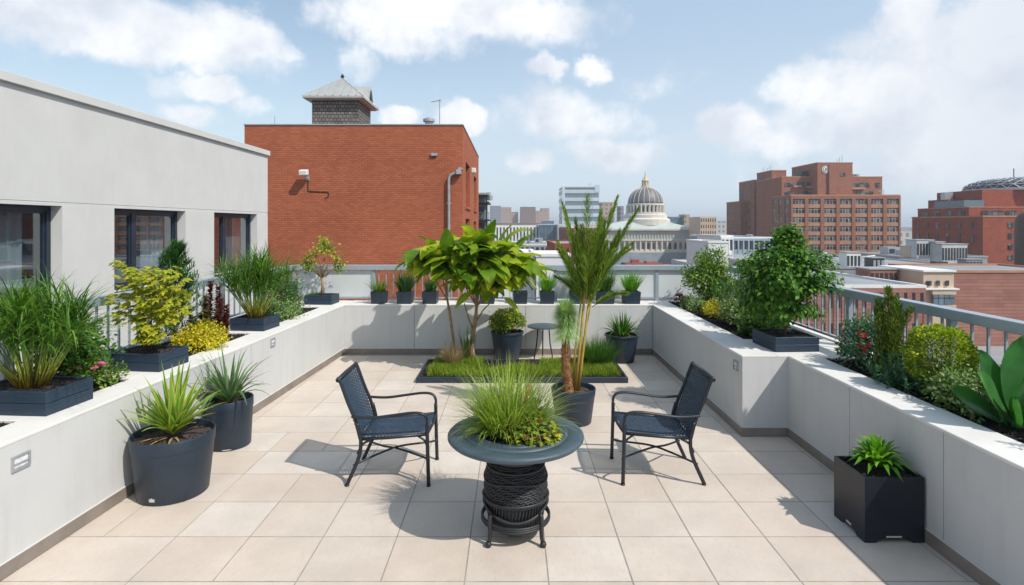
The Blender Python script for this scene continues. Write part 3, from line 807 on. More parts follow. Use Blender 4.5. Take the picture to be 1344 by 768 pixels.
timber_box(t,.60,.40,.165); palmgrass(t,.86,80,.10,.80,.145,L['grass'],M['stemgrad'])
t=thing('potted_maple','small yellow-green leafed maple in a dark timber box on the left wall','potted plant',(-3.33,5.25,H+.001),math.radians(-7),group='plants in dark timber boxes')
timber_box(t,.50,.38,.155)
mb=MB()
tips=[]
for (a,b,c2,tz) in ((.00,.0,-.12,.55),(.05,.02,.14,.62),(-.04,.0,-.22,.42),(.03,-.02,.02,.72),(.0,.03,.2,.5),(-.02,0,-.05,.5)):
    mb.tube([(a,b,.13),(a+c2*.3,b,.13+tz*.5),(a+c2,b+U(-.08,.08),.13+tz)],[.008,.006,.003],6); tips.append(V((a+c2,b,.13+tz)))
mb.build('trunk',M['bark'],t,smooth=True)
mb=MB()
def maple(mb,p,d,up,s,mi=0):
    d=V(d).normalized(); sd=d.cross(V(up)); 
    if sd.length<1e-3: return
    sd.normalize()
    for an,l in ((0,1),(.75,.8),(-.75,.8),(1.5,.5),(-1.5,.5)):
        dd=d*math.cos(an)+sd*math.sin(an)
        mb.leaf(p,dd,up,s*l,s*.42,mi,.1,.05)
for k in range(430):
    f=R(); c=V((U(-.26,.28),U(-.18,.18),.40+.50*f)); 
    if (c.x/.30)**2+((c.z-.62)/.34)**2>1: continue
    d=V((c.x*2,c.y*2-.5,U(-.6,.3)))+rdir()*.4
    maple(mb,c,d,V((U(-.3,.3),-.35,1)),.062*U(.7,1.3))
for k in range(36):
    f=U(0,1); c=V((-.16-.20*f,U(-.05,.05),.86+.1*f+U(-.02,.02))); maple(mb,c,V((-1,-.4,U(-.5,.2)))+rdir()*.4,V((0,-.3,1)),.055)
for k in range(46):
    c=V((U(.02,.22),U(-.20,-.08),U(.26,.40))); maple(mb,c,V((U(-1,1),-.6,-.3)),V((0,-.5,1)),.075)
mb.tube([(-.02,0,.6),(-.14,0,.84),(-.36,.0,.97)],[.005,.004,.002],5)
mb.build('foliage',L['lime'],t)
t=thing('potted_grass_palm','feathery green palm grass in a dark timber box, farther along the left wall','potted plant',(-3.22,7.17,H+.001),math.radians(-6),group='plants in dark timber boxes')
timber_box(t,.44,.38,.15); palmgrass(t,.92,66,.09,.62,.13,L['grass'],M['stemgrad'])
t=thing('potted_small_tree','small airy tree with yellowish leaves in a dark timber box at the far left corner','potted plant',(-3.14,9.44,H+.001),math.radians(-4),group='plants in dark timber boxes')
timber_box(t,.46,.34,.15)
mb=MB(); mb.tube([(0,0,.12),(.01,0,.3),(-.01,.0,.46)],[.028,.022,.018],8)
tb=[V((0,0,.46))]
for k in range(9):
    a=U(0,6.28); r=U(.12,.3); z=U(.5,.98); mb.tube([(0,0,.42),(r*.5*math.cos(a),r*.4*math.sin(a),(.42+z)/2+.03),(r*math.cos(a),r*.8*math.sin(a),z)],[.012,.008,.003],5)
    tb.append(V((r*math.cos(a),r*.8*math.sin(a),z)))
tb+= [V((.02,0,1.02)),V((.28,0,.72)),V((-.26,0,.66)),V((.1,0,.9))]
mb.build('trunk',M['barktan'],t,smooth=True)
mb=MB()
for k in range(800):
    q=random.choice(tb[1:]); p=q+V((random.gauss(0,.06),random.gauss(0,.06),random.gauss(0,.05)))
    mb.leaf(p,rdir()+V((0,0,-.1)),V((0,-.2,1)),.05*U(.6,1.2),.028,1 if R()<.45 else 0)
mb.build('foliage',[L['olive'],L['lime']],t)
mb=MB(); tuftblades(mb,70,(-.12,-.03,.12),.09,.05,.11,.012,1.2,.6,3); mb.build('undergrowth',L['olive'],t)

# -------- left bed plants
def bedthing(name,label,cat,Y,n,group=None):
    p=lpt(Y,n,SZ-.005); return thing(name,label,cat,p,group=group)
t=bedthing('grassy_plant','low spiky grass at the very left edge in front of the nearest timber box','plant',3.45,.62)
mb=MB(); tuftblades(mb,130,(0,0,0),.12,.12,.30,.012,.9,.6,5); mb.build('foliage',L['bright'],t)
t=bedthing('leafy_shrub','round mid-green shrub beside the nearest palm grass on the left','shrub',4.72,.72)
shrub(t,(0,0,.26),(.24,.24,.26),3000,.046,L['green'],kind='leaf',ncl=24,cl=.28)
t=bedthing('flowering_groundcover','low green plant with pink flowers at the edge of the left bed','flowers',4.58,.47)
shrub(t,(0,0,.08),(.23,.20,.12),1500,.036,L['olive'],kind='leaf',ncl=22,cl=.22,zmin=-.2,sr=.003)
flowers(t,(.08,-.04,.12),(.16,.16,.10),11,.034,L['pink'],zmin=.2)
t=bedthing('upright_yew','dark green upright conifer with long needles behind the maple','conifer',6.05,.70)
mb=MB(); ms=MB(); ms.tube([(0,0,0),(0,0,1.05)],[.014,.005],6)
for k in range(150):
    f=(k+R())/150; z=.12+1.03*f; a=U(0,6.28); l=(.36*(1-f)**.8+.07); d=V((math.cos(a),math.sin(a),.55+.9*f)).normalized()
    p0=V((0,0,z*.92)); p1=p0+d*l; p2=p1+d*l*.25+V((0,0,-.01)); ms.tube([p0,p1],[.004,.002],3)
    for i in range(26):
        g=U(.2,1.08); o=p0+d*l*g; dd=d*.8+rdir()*.75
        mb.blade(o,dd,.095*U(.6,1.2),.013,.35,2,0,None,.8,0,.7)
ms.build('stems',M['bark'],t); mb.build('foliage',L['darkneedle'],t)
t=bedthing('burgundy_spire_plant','burgundy-leafed plant with upright red spires in the left bed','plant',6.5,.58)
mb=MB(); ms=MB()
for (x,y,h) in ((.0,.0,.55),(.05,.1,.38),(-.08,.03,.34),(.08,-.05,.30),(-.04,-.1,.27),(.12,.06,.25),(-.13,-.04,.22),(.16,.0,.33),(-.1,.1,.4),(.02,-.12,.3),(-.2,.0,.3),(.08,.0,.5)):
    h*=1.2; ms.tube([(x,y,0),(x*1.2,y*1.2,h)],[.005,.003],4)
    for i in range(int(230*h/.4)):
        f=R(); a=U(0,6.28); w=.035*(1.25-f); mb.leaf((x*(1+.2*f)+w*math.cos(a)*.3,y*(1+.2*f)+w*math.sin(a)*.3,h*(.15+.87*f)),V((math.cos(a),math.sin(a),.5)),(0,0,1),.048*U(.6,1.3),.024)
ms.build('stems',M['redstem'],t); mb.build('foliage',L['burg'],t)
t=bedthing('yellow_flower_mound','low mound of bright yellow flowers in the left bed','flowers',6.05,.44)
shrub(t,(0,0,.08),(.30,.26,.18),4600,.027,[L['yellow']],ncl=60,cl=.15,zmin=-.1,wr=.7,sr=.003)
t=bedthing('leafy_shrub','dark green feathery shrub behind the farther palm grass','shrub',8.3,.62)
shrub(t,(0,0,.28),(.28,.28,.30),3200,.050,L['darkneedle'],wr=.35,ncl=26,cl=.25)
mb=MB()
for k in range(30):
    o=V((U(-.2,.2),U(-.15,.15),U(.2,.4))); d=V((o.x,o.y,1)); 
    for i in range(14): mb.small(o+d*.015*i,d+rdir()*1.0,(0,0,1),.035,.012)
mb.build('shoots',L['green'],t)
t=bedthing('silver_groundcover','low silvery-leafed ground cover at the far end of the left bed','plant',7.95,.47)
shrub(t,(0,0,.09),(.27,.50,.19),4000,.034,L['silver'],kind='leaf',ncl=44,cl=.16,zmin=-.1,sr=.003)

# -------- small pots on the far wall
LP=[(498,.205,'sprawl'),(532,.215,'dense'),(565,.21,'agave'),(640,.21,'dense'),(683,.205,'leafy'),(718,.21,'grass'),(757,.21,'dark'),(794,.24,'grass2'),(828,.235,'light')]
LAB={'sprawl':'small dark pot of loose sprawling grass, leftmost on the far wall','dense':'','agave':'small dark pot with a spiky dark agave on the far wall',
 'leafy':'small dark pot of bamboo-like leaves right of the big-leafed tree','grass':'small dark pot of upright green grass above the bistro table',
 'dark':'small dark pot of bushy dark grass half hidden by the tufted palm trunk','grass2':'small dark pot of upright grass behind the yellow palm canes','light':'small dark pot of light green upright grass, rightmost on the far wall'}
for i,(px,w,kind) in enumerate(LP):
    x=(px-CX)/F*9.46
    lab=LAB[kind]
    if kind=='dense': lab='small dark pot of dense dark grass, second from the left on the far wall' if px<600 else 'small dark pot in the shade behind the big-leafed tree on the far wall'
    t=thing('ledge_pot',lab,'potted plant',(x,9.46,H+.001),U(-.05,.05),group='small square pots along the far wall')
    square_pot(t,w*1.18,w*1.1,.20,.90)
    mb=MB(); z=.17
    if kind=='sprawl': tuftblades(mb,170,(0,0,z),.06,.16,.34,.011,1.2,.9,5); m_=L['olive']
    elif kind=='dense': tuftblades(mb,330,(0,0,z),.08,.2,.44,.014,.75,.5,4); m_=L['dark']
    elif kind=='agave': tuftblades(mb,80,(0,0,z),.06,.16,.34,.026,.75,.3,4); m_=L['dark']
    elif kind=='leafy':
        m_=L['green']
        ms=MB()
        for k in range(16):
            a=U(0,6.28); s=U(0,.28); h=U(.25,.62); d=V((math.cos(a)*s,math.sin(a)*s,1)).normalized(); ms.tube([(0,0,z),d*h+V((0,0,z))],[.003,.002],4)
            for q in range(26): mb.leaf(d*h*U(.3,1.05)+V((0,0,z)),rdir(-.5,.6),(0,0,1),.075,.014,0,.3)
        ms.build('stems',L['stem_y'],t)
    elif kind=='grass': tuftblades(mb,250,(0,0,z),.07,.2,.40,.013,.8,.4,4); m_=L['bright']
    elif kind=='dark': tuftblades(mb,420,(0,0,z),.08,.25,.52,.013,.8,.55,5); m_=L['grass']
    elif kind=='grass2': tuftblades(mb,300,(0,0,z),.08,.25,.45,.013,.65,.4,4); m_=L['green']
    else: tuftblades(mb,240,(0,0,z),.07,.24,.42,.014,.75,.45,4); m_=L['bright']
    mb.build('foliage',m_,t)

# -------- right bed, far section
def rb(name,label,cat,X,Y,group=None): return thing(name,label,cat,(X,Y,SZ-.005),group=group)
t=rb('flowering_shrub','tall pale-flowered leafy shrub in the far corner of the right bed','shrub',3.06,9.05)
shrub(t,(0,0,.46),(.36,.36,.46),5200,.050,[L['olive']],kind='leaf',ncl=48,cl=.17)
flowers(t,(-.16,-.18,.38),(.12,.12,.12),16,.030,L['whitefl'],zmin=-.5)
t=rb('silver_groundcover','low silvery ground cover at the far inner edge of the right bed','plant',2.80,8.75)
shrub(t,(0,0,.08),(.17,.34,.15),1300,.030,L['silver'],kind='leaf',ncl=26,cl=.17,zmin=-.1,sr=.003)
t=rb('red_leafed_plant','small reddish plant at the far inner corner of the right bed','plant',2.73,9.28)
shrub(t,(0,0,.09),(.10,.12,.12),420,.03,[L['burg']],kind='leaf',ncl=12,cl=.22,zmin=0,sr=.003)
t=rb('yellow_flower_mound','small round mound of yellow flowers in the right bed','flowers',2.86,8.05)
shrub(t,(0,0,.08),(.17,.20,.16),1900,.022,[L['yellow']],ncl=32,cl=.16,zmin=0,wr=.7,sr=.003)
t=rb('needle_shrub','dark green needle-leafed shrub in the middle of the far right bed','shrub',3.22,8.15)
mb=MB()
for k in range(80):
    o=V((U(-.22,.22),U(-.28,.28),U(.0,.36))); 
    d=V((o.x*1.6+U(-.3,.3),o.y*1.6+U(-.3,.3),1)).normalized(); l=U(.15,.32)
    for i in range(46):
        f=R(); mb.small(o+d*l*f,d*.7+rdir()*.8,(0,0,1),.075*U(.6,1.1),.010)
mb.build('foliage',L['dark'],t)
t=rb('variegated_shrub','pale green variegated shrub near the inner edge of the right bed','shrub',2.92,7.35)
shrub(t,(0,0,.16),(.21,.36,.24),2600,.044,[L['silver']],kind='leaf',ncl=34,cl=.18,zmin=-.1,sr=.004)
t=rb('green_shrub','bushy mid-green shrub with yellowish tips left of the potted round tree','shrub',3.18,7.25)
shrub(t,(0,0,.36),(.25,.36,.38),3800,.052,[L['olive']],kind='leaf',ncl=34,cl=.2)
t=rb('broad_leafed_plant','low broad-leafed green plant at the foot of the potted round tree','plant',2.87,6.72)
mb=MB()
for k in range(150):
    a=U(0,6.28); r=U(.0,.20); z=U(.02,.24); maple(mb,(r*math.cos(a),r*1.1*math.sin(a),z),V((math.cos(a),math.sin(a),U(-.5,.3))),(0,0,1),.07*U(.7,1.3))
mb.build('foliage',L['green'],t)
t=thing('potted_round_tree','dense round-crowned green tree in a dark timber box at the corner of the right wall','potted plant',(2.90,6.08,H+.001),math.radians(3),group='plants in dark timber boxes')
timber_box(t,.46,.50,.15)
mb=MB(); mb.tube([(0,0,.12),(.012,.0,.25),(-.005,0,.36)],[.020,.017,.015],8)
cs=[q+rdir()*U(0,.07) for q in clumps((0,0,.72),(.43,.40,.46),130,.45,-.95)]+clumps((-.2,-.05,.5),(.2,.2,.2),24,.3,-.9)
cs+= [V((.03+U(-.05,.05),U(-.05,.05),U(1.1,1.24))) for k in range(9)]
for q in cs[::3]:
    m=V((0,0,.34)).lerp(q,.45)+rdir()*.03; mb.tube([(0,0,.32),m,q],[.009,.006,.002],4)
mb.build('trunk',M['bark'],t,smooth=True)
mb=MB(); 
for k in range(12000):
    q=random.choice(cs); p=q+V((random.gauss(0,1),random.gauss(0,1),random.gauss(0,.7)))*.052
    if p.z<.22: continue
    oc=(p-V((0,0,.7))).normalized(); mb.leaf(p,oc*.7+rdir()*.7+V((0,0,-.25)),oc+V((0,0,1.0)),.048*U(.6,1.25),.036,0,.3,.1)
mb.build('foliage',L['tree'],t)

# -------- right bed, near section
t=rb('red_flowered_shrub','loose green shrub dotted with red flowers by the right railing','shrub',3.30,5.28)
shrub(t,(0,0,.20),(.24,.24,.23),2600,.038,[L['bluegr']],kind='leaf',ncl=30,cl=.2,zmin=-.3)
flowers(t,(.03,-.05,.20),(.23,.22,.20),38,.030,L['red'],zmin=-.3)
mb=MB()
for k in range(80):
    mb.leaf((-.22+U(-.05,.05),U(-.05,.05)+.05,U(.1,.3)),rdir(),(0,0,1),.04,.02)
mb.build('young_leaves',L['burg'],t)
t=rb('columnar_conifer','narrow upright yellow-green conifer by the right railing','conifer',3.24,4.92)
mb=MB(); ms=MB()
for (x,y,h,b_) in ((0,0,.78,.0),(-.04,.02,.68,-.03),(.045,0,.62,.05),(.02,-.04,.7,.02),(-.02,.03,.6,-.06),(.06,.02,.60,.16)):
    ms.tube([(x*.5,y*.5,0),(x,y,h*.6),(x+b_,y,h)],[.008,.006,.002],5)
    for i in range(800):
        f=R(); zz=h*(.06+.94*f); off=b_*max(0,(f-.55)/.45); a=U(0,6.28); w=.062*(1-f)**.55+.01
        r=w*math.sqrt(R()); d=V((math.cos(a)*.5,math.sin(a)*.5,1))
        mb.small((x+off+r*math.cos(a),y+r*math.sin(a),zz),d+rdir()*.3,(math.cos(a),math.sin(a),0),.042*U(.6,1.3),.012)
ms.build('stems',M['bark'],t); mb.build('foliage',L['coldark'],t)
t=rb('spiky_groundcover','low blue-green spiky plant at the foot of the columnar conifer','plant',3.20,4.58)
mb=MB()
for k in range(44):
    a=U(0,6.28); r=U(0,.20); o=V((r*math.cos(a),r*math.sin(a)*1.1,0)); d=V((math.cos(a)*r*4,math.sin(a)*r*4,1)).normalized(); l=U(.14,.28)
    for i in range(40):
        f=U(.1,1); mb.small(o+d*l*f,d*.6+rdir()*.9,(0,0,1),.06,.013)
mb.build('foliage',L['bluegr'],t)
t=rb('clipped_ball_shrub','clipped ball of yellow-green foliage by the right railing','shrub',3.32,4.44)
mb=MB()
for k in range(8500):
    d=rdir(-.85,1); wob=1+.05*math.sin(d.x*9+1)*math.sin(d.y*8)+.05*math.sin(d.z*11)
    f=U(.80,1.04)*wob; p=V((d.x*.225*f,d.y*.225*f,.30+d.z*.240*f))
    mb.small(p,d+rdir()*.7,rdir(),.028*U(.6,1.2),.015)
mb.build('foliage',leafmat('ball_leaf',(.10,.20,.02),(.28,.38,.03),(.58,.60,.06)),t)
mb=MB()
for k in range(14):
    d=rdir(-.3,1); mb.tube([(0,0,-.02),V((0,0,.08)),V((d.x*.18,d.y*.18,.24+d.z*.18))],[.012,.008,.003],5)
mb.build('stems',M['bark'],t)
t=rb('silver_groundcover','spreading silvery-green ground cover in front of the clipped ball','plant',3.23,4.10)
shrub(t,(0,0,.09),(.20,.30,.18),3000,.034,[L['silver']],kind='leaf',ncl=40,cl=.17,zmin=-.1,sr=.003)
mb=MB()
for k in range(500):
    mb.leaf((U(-.16,.16),U(-.26,.26),U(.02,.16)),rdir(-.2,.8),(0,0,1),.034,.02)
mb.build('dark_foliage',L['green'],t)
flowers(t,(0,.1,.08),(.16,.2,.12),7,.012,L['red'],zmin=.1)
t=rb('small_seedling','small reddish seedling on the mulch beside the broad paddle leaves','plant',3.36,4.02)
mb=MB()
for k in range(60): mb.leaf((U(-.07,.07),U(-.07,.07),U(.0,.10)),rdir(),(0,0,1),.03,.015,1 if R()<.35 else 0)
mb.build('foliage',[L['olive'],L['burg']],t)
t=rb('paddle_leafed_plant','large dark green paddle-leafed plant at the right edge','plant',3.24,3.70)
mb=MB()
for (dx,dy,dz,l,w,dr) in ((-.62,-.15,1,.52,.15,.1),(-.32,.1,1,.58,.17,.05),(-.05,-.3,1,.46,.19,.0),(.12,.05,1,.66,.19,.0),(.5,-.1,1,.62,.17,.15),(-.75,.25,.8,.42,.13,.3),(.9,-.2,.75,.5,.15,.3),(.3,.4,1,.5,.16,.2),(.05,-.5,.9,.33,.14,.1),(-.4,-.5,.9,.36,.13,.2)):
    d=V((dx,dy,dz)).normalized(); p=V((dx*.04,dy*.04,0)); w*=1.45
    mb.tube([p,p+d*l*.25],[.014,.008],6)
    mb.bigleaf(p+d*l*.12,d,V((-dx*.6,-dy*.6-.8,.5)),l*.80,w*.82,0,dr,.09,12,.03,(1.1,.55))
mb.build('foliage',L['paddle'],t,smooth=True)
t=rb('fern_like_plant','bright green feathery plant at the lower right edge of the bed','plant',3.24,3.28)
mb=MB()
for k in range(40):
    a=U(0,6.28); r=U(0,.08); o=V((r*math.cos(a),r*math.sin(a),0)); d=V((math.cos(a)*U(.1,.7),math.sin(a)*U(.1,.7),1)).normalized(); l=U(.15,.30)
    for i in range(44):
        f=R(); mb.small(o+d*l*f,d*.5+rdir()*.9,(0,0,1),.035,.008)
mb.build('foliage',L['bright'],t)

# -------- big pots on the floor
t=thing('potted_yucca','large round navy pot with a yellow-margined yucca, nearest on the left','potted plant',(-2.665,4.50,0),group='large round pots on the terrace')
round_pot(t,.298,.25,.475)
mb=MB(); z=.43
for k in range(62):
    f=k/62; a=k*2.399+U(-.2,.2); s=1.35*(f**1.1)+.06; d=V((math.cos(a)*s,math.sin(a)*s,1)); 
    mb.blade((.02*math.cos(a),.02*math.sin(a),z+.05-.03*f),d,U(.40,.56)*(1.05-.30*f),.062*U(.85,1.15),.25+.7*f*U(.5,1.3),7,0,1,.9,.35,.6)
mb.build('foliage',[L['yucca'],L['yuccay']],t,smooth=True)
mb=MB()
for k in range(5):
    a=U(3.6,5.9); mb.blade((.05*math.cos(a),.05*math.sin(a),.44),V((math.cos(a),math.sin(a),.12)),U(.12,.2),.022,.5,5,0,None,.8,.3)
mb.build('dry_leaves',leafmat('dry_leaf',(.42,.26,.12),(.55,.38,.2)),t)
mb=MB(); a=math.radians(-93)
ang=[a+q*.028 for q in range(-3,4)]; rr=.2505
for q0,q1 in zip(ang[:-1],ang[1:]):
    mb.face([(rr*1.012*math.cos(q0),rr*1.012*math.sin(q0),.035),(rr*1.012*math.cos(q1),rr*1.012*math.sin(q1),.035),(rr*1.02*math.cos(q1),rr*1.02*math.sin(q1),.065),(rr*1.02*math.cos(q0),rr*1.02*math.sin(q0),.065)])
mb.build('sticker',M['label'],t)
t=thing('potted_spider_plant','large round navy pot with an arching grey-green spider plant, behind the yucca pot','potted plant',(-2.70,5.46,0),group='large round pots on the terrace')
round_pot(t,.212,.19,.45)
mb=MB()
for k in range(72):
    f=R(); a=U(0,6.28); s=1.3*f+.1; mb.blade((.03*math.cos(a),.03*math.sin(a),.41),V((math.cos(a)*s,math.sin(a)*s,1)),U(.36,.60),.038*U(.7,1.2),U(.8,2.3)*(.5+f),8,0,1 if R()<.0 else None,.85,.35,.6)
mb.build('foliage',[L['spider'],L['silver']],t,smooth=True)
mb=MB(); mb.face([(.03,-.192,.012),(.10,-.168,.012),(.10,-.170,.022),(.03,-.194,.022)]); mb.build('sticker',M['label'],t)
# round shrub pot by the far wall
t=thing('potted_round_shrub','round navy pot with a dome of yellow-green variegated leaves under the big-leafed tree','potted plant',(-.075,8.98,0),group='large round pots on the terrace')
round_pot(t,.255,.19,.43,False)
shrub(t,(0,0,.55),(.25,.24,.20),2600,.040,[L['olive']],kind='leaf',ncl=44,cl=.17,zmin=-.3,base=(0,0,.4))
mb=MB()
for k in range(700):
    d=rdir(-.2,1); mb.leaf((d.x*.27,d.y*.26,.55+d.z*.22),d+rdir()*.8,d,.035,.02)
mb.build('variegated_leaves',L['lime'],t)
t=thing('potted_strappy_plant','tapered navy pot with strappy green leaves in the far right corner','potted plant',(1.69,8.80,0),group='large round pots on the terrace')
round_pot(t,.255,.185,.42,False)
mb=MB()
for k in range(95):
    f=R(); a=U(0,6.28); s=1.3*f+.1; mb.blade((.05*math.cos(a),.05*math.sin(a),.38),V((math.cos(a)*s,math.sin(a)*s,1)),U(.26,.46),.032*U(.7,1.2),U(.5,1.8)*(.5+f),6,0,None,.85,.3,.6)
mb.build('foliage',L['green'],t,smooth=True)

# palm in the pot behind the table
t=thing('potted_palms','round navy pot with a brown-trunked tufted palm and tall feathery canes','potted plant',(.655,6.10,0),group='large round pots on the terrace')
round_pot(t,.238,.19,.365)
mb=MB(); pts=[(-.055,-.03,.30),(-.065,-.03,.45),(-.085,-.03,.65),(-.085,-.03,.86),(-.08,-.03,1.08)]
mb.tube(pts,[.062,.048,.045,.043,.03],12)
for k in range(420):
    f=R(); i=min(3,int(f*4)); q=V(pts[i]).lerp(V(pts[i+1]),f*4-i); a=U(0,6.28); r=.046-.01*f
    mb.small(q+V((math.cos(a)*r,math.sin(a)*r,0)),V((math.cos(a)*.55,math.sin(a)*.55,.8)),(math.cos(a),math.sin(a),0),.035,.014)
mb.build('trunk',M['barkred'],t)
mb=MB(); c=V((-.08,-.03,1.15))
for k in range(3400):
    d=rdir(-1,1); o=c+d*.01+V((0,0,U(-.07,.03)))
    mb.blade(o,d+V((0,0,.15)),U(.13,.19),.0062,.25,2,0,None,.8,0,.6)
for k in range(700):
    a=U(0,6.28); z=U(-.24,-.08); mb.blade(c+V((0,0,z)),V((math.cos(a),math.sin(a),-.25)),U(.12,.25),.0055,1.1,3,0,None,.8,0,.6)
mb.build('tuft',L['tuft'],t)
# canes
canes=[(((.02,.01,.31),(.07,.02,.75),(.115,.03,1.25),(.14,.03,1.62)),.016),(((.05,.0,.31),(.11,.0,.8),(.17,.02,1.3),(.30,.02,1.72)),.014),(((-.01,.04,.31),(.03,.04,.8),(.09,.05,1.3),(.06,.05,1.66)),.012),(((.06,.03,.31),(.09,.05,.7),(.19,.06,1.25),(.24,.06,1.6)),.012)]
for pts,r in canes:
    mb=MB(); mb.tube(pts,[r*1.25,r,r*.85,r*.6],8); mb.build('cane',M['cane'],t,smooth=True)
def frond(mb,ms,p,d,Ln,droop,lw=.135,w=.0085,n=84,up0=1.0):
    p=V(p); d=V(d).normalized(); pts=[p.copy()]
    for i in range(n):
        p=p+d*Ln/n; d=(d+V((0,0,-1))*droop/n*(.3+1.4*i/n)).normalized(); f=i/n
        if i%6==5: pts.append(p.copy())
        if f>.06:
            ll=lw*(math.sin(math.pi*min(1,f*.9+.08))**.6+.12)
            sd=d.cross(V((0,0,1))); 
            if sd.length<.15: sd=d.cross(V((0,1,0)))
            sd.normalize()
            for sg in (-1,1):
                for rep in range(3):
                    mb.small(p+rdir()*.003,d*U(.8,1.2)+sd*sg*U(.35,.75)+rdir()*.35+V((0,0,-.1)),(0,0,1),ll*U(.7,1.15),w)
    pts.append(p); ms.tube(pts,[.006]+[.004]*(len(pts)-2)+[.0015],4)
mb=MB(); ms=MB()
tops=[V(c[0][-1]) for c in canes]; mids=[V(c[0][2]) for c in canes]
FR=[((.12,.03,1.35),(-.22,0,1),1.0,.18),((.13,.03,1.30),(.02,0,1),1.12,.1),((.15,.03,1.3),(.28,.05,1),1.15,.25),((.2,.03,1.35),(.48,0,1),1.05,.3),
    ((.13,.03,1.25),(-.10,.1,1),.92,.1),((.17,.03,1.3),(.12,-.1,1),.95,.12),((.17,.02,1.35),(.55,0,.9),.66,.8),((.12,.03,1.3),(-.42,0,1),.60,.5),((.2,.03,1.3),(.5,.1,1),.78,.9),
    ((.1,.03,1.28),(-.35,-.1,1),.7,.5),((.15,.03,1.3),(.2,.2,1),.9,.4),((.12,.03,1.25),(-.55,.1,.8),.42,.8),((.2,0,1.22),(.7,-.1,.6),.40,.9),((.14,0,1.25),(0,-.3,1),.85,.5),((.15,.0,1.2),(.35,-.2,1),.7,.3),((.11,.03,1.28),(-.02,.02,1),.8,.15),((.15,.03,1.3),(.22,.0,1),.85,.1),((.14,.03,1.3),(-.14,-.05,1),.7,.2),((.16,.0,1.3),(.08,-.08,1),.72,.15),((.18,.05,1.3),(.40,.05,1),.8,.3),((.16,.02,1.32),(.30,-.1,1),.62,.2),((.1,.0,1.28),(-.3,.05,1),.55,.4)]
for p,d,l,dr in FR: frond(mb,ms,p,d,l,dr)
ms.build('frond_ribs',L['stem_y'],t); mb.build('fronds',L['frond'],t)

# square planter, front right
t=thing('potted_rosette','black square planter with a bright green leafy rosette against the right wall','potted plant',(2.525,3.95,0))
w,d,h=.395,.36,.43; mb=MB(); th=.014
def panel_with_feet(mb,o,u,n,W):
    Z=V((0,0,1)); o=V(o); u=V(u); n=V(n); fz=.03; fw=.075; sl=.03
    prof=[(0,0),(fw,0),(fw+sl,fz),(W-fw-sl,fz),(W-fw,0),(W,0),(W,h),(0,h)]
    a=[o+u*x+Z*z for x,z in prof]; b=[p+n*th for p in a]
    # split into convex pieces
    for idx in ((0,1,2,3,6,7),(3,4,5,6)):
        mb.face([a[i] for i in idx]); mb.face([b[i] for i in idx][::-1])
    m=len(a)
    for i in range(m):
        j=(i+1)%m; mb.face([a[i],b[i],b[j],a[j]])
panel_with_feet(mb,(-w/2,-d/2,0),(1,0,0),(0,1,0),w); panel_with_feet(mb,(-w/2,d/2-th,0),(1,0,0),(0,1,0),w)
panel_with_feet(mb,(-w/2+.0005,-d/2+th,0),(0,1,0),(1,0,0),d-2*th); panel_with_feet(mb,(w/2-th-.0005,-d/2+th,0),(0,1,0),(1,0,0),d-2*th)
mb.box(-w/2+th,w/2-th,-d/2+th,d/2-th,.035,.05)
mb.build('planter_box',M['potblack'],t)
mb=MB(); nx=10
for i in range(nx+1):
    for j in range(nx+1): mb.v.append(((i/nx-.5)*(w-2*th),(j/nx-.5)*(d-2*th),h-.035+U(-.006,.006)))
for i in range(nx):
    for j in range(nx): mb.f.append((i*(nx+1)+j,(i+1)*(nx+1)+j,(i+1)*(nx+1)+j+1,i*(nx+1)+j+1)); mb.m.append(0)
for k in range(260):
    s=U(.003,.010); dd=rdir()*s*1.8; e2=dd.cross(rdir()).normalized()*s*.8
    mb.uvw((U(-.44,.44)*w,U(-.44,.44)*d,h-.034),dd,e2,dd.cross(e2).normalized()*s*.4)
mb.build('soil',M['mulch'],t)
mb=MB(); mb.box(-.055,.045,-d/2-.002,-d/2-.0002,.036,.046); mb.box(-w/2-.002,-w/2-.0002,-.03,.03,.036,.05); mb.build('sticker',M['label'],t)
mb=MB()
for k in range(58):
    f=k/58; a=k*2.399; s=1.5*f**.9+.08; d_=V((math.cos(a)*s,math.sin(a)*s,1))
    mb.leaf((.012*math.cos(a),.012*math.sin(a),h-.01+.05*(1-f)),d_,V((-math.cos(a)*.6,-math.sin(a)*.6,1)),U(.22,.29)*(.8+.25*f),.046*U(.85,1.15),0,.12+.42*f,.2)
mb.build('foliage',L['bright'],t,smooth=True)

# -------- grass tray with the big-leafed tree
t=thing('planting_tray','long low navy tray of grass on the terrace floor under the far wall','planter',(0,0,0))
x0,x1,y0,y1=-1.27,1.54,7.57,8.62
mb=MB(); e=.035; hz=.075
mb.box(x0,x1,y0,y0+e,.001,hz); mb.box(x0,x1,y1-e,y1,.001,hz); mb.box(x0,x0+e,y0+e,y1-e,.001,hz-.0005); mb.box(x1-e,x1,y0+e,y1-e,.001,hz-.0005); mb.box(x0+e,x1-e,y0+e,y1-e,.001,.02)
mb.build('tray',M['pot'],t,bevel=.004)
mulch('mulch_bed',(x0+e,y0+e,0),(1,0,0),x1-x0-2*e,(0,1,0),y1-y0-2*e,.055,None)
mb=MB()
def ngrid(x,y): return math.sin(x*3.1+1)*math.sin(y*4.3)+.5*math.sin(x*7.7)*math.sin(y*6.1+2)
k=0
while k<26000:
    x=U(x0+.13,x1-.09); y=U(y0+.10,y1-.08)
    if -.42<x<.42 and y>8.05+.1*math.sin(x*9): continue
    if R()<.25-.25*ngrid(x,y): continue
    k+=1; h=U(.05,.125)*(1+.3*ngrid(x*1.7,y*1.9)); a=U(0,6.28); s=U(0,1.1)
    mb.blade((x,y,.055),V((math.cos(a)*s,math.sin(a)*s,1)),h,.0055,U(.4,1.6),2,0,None,.8,0,.6)
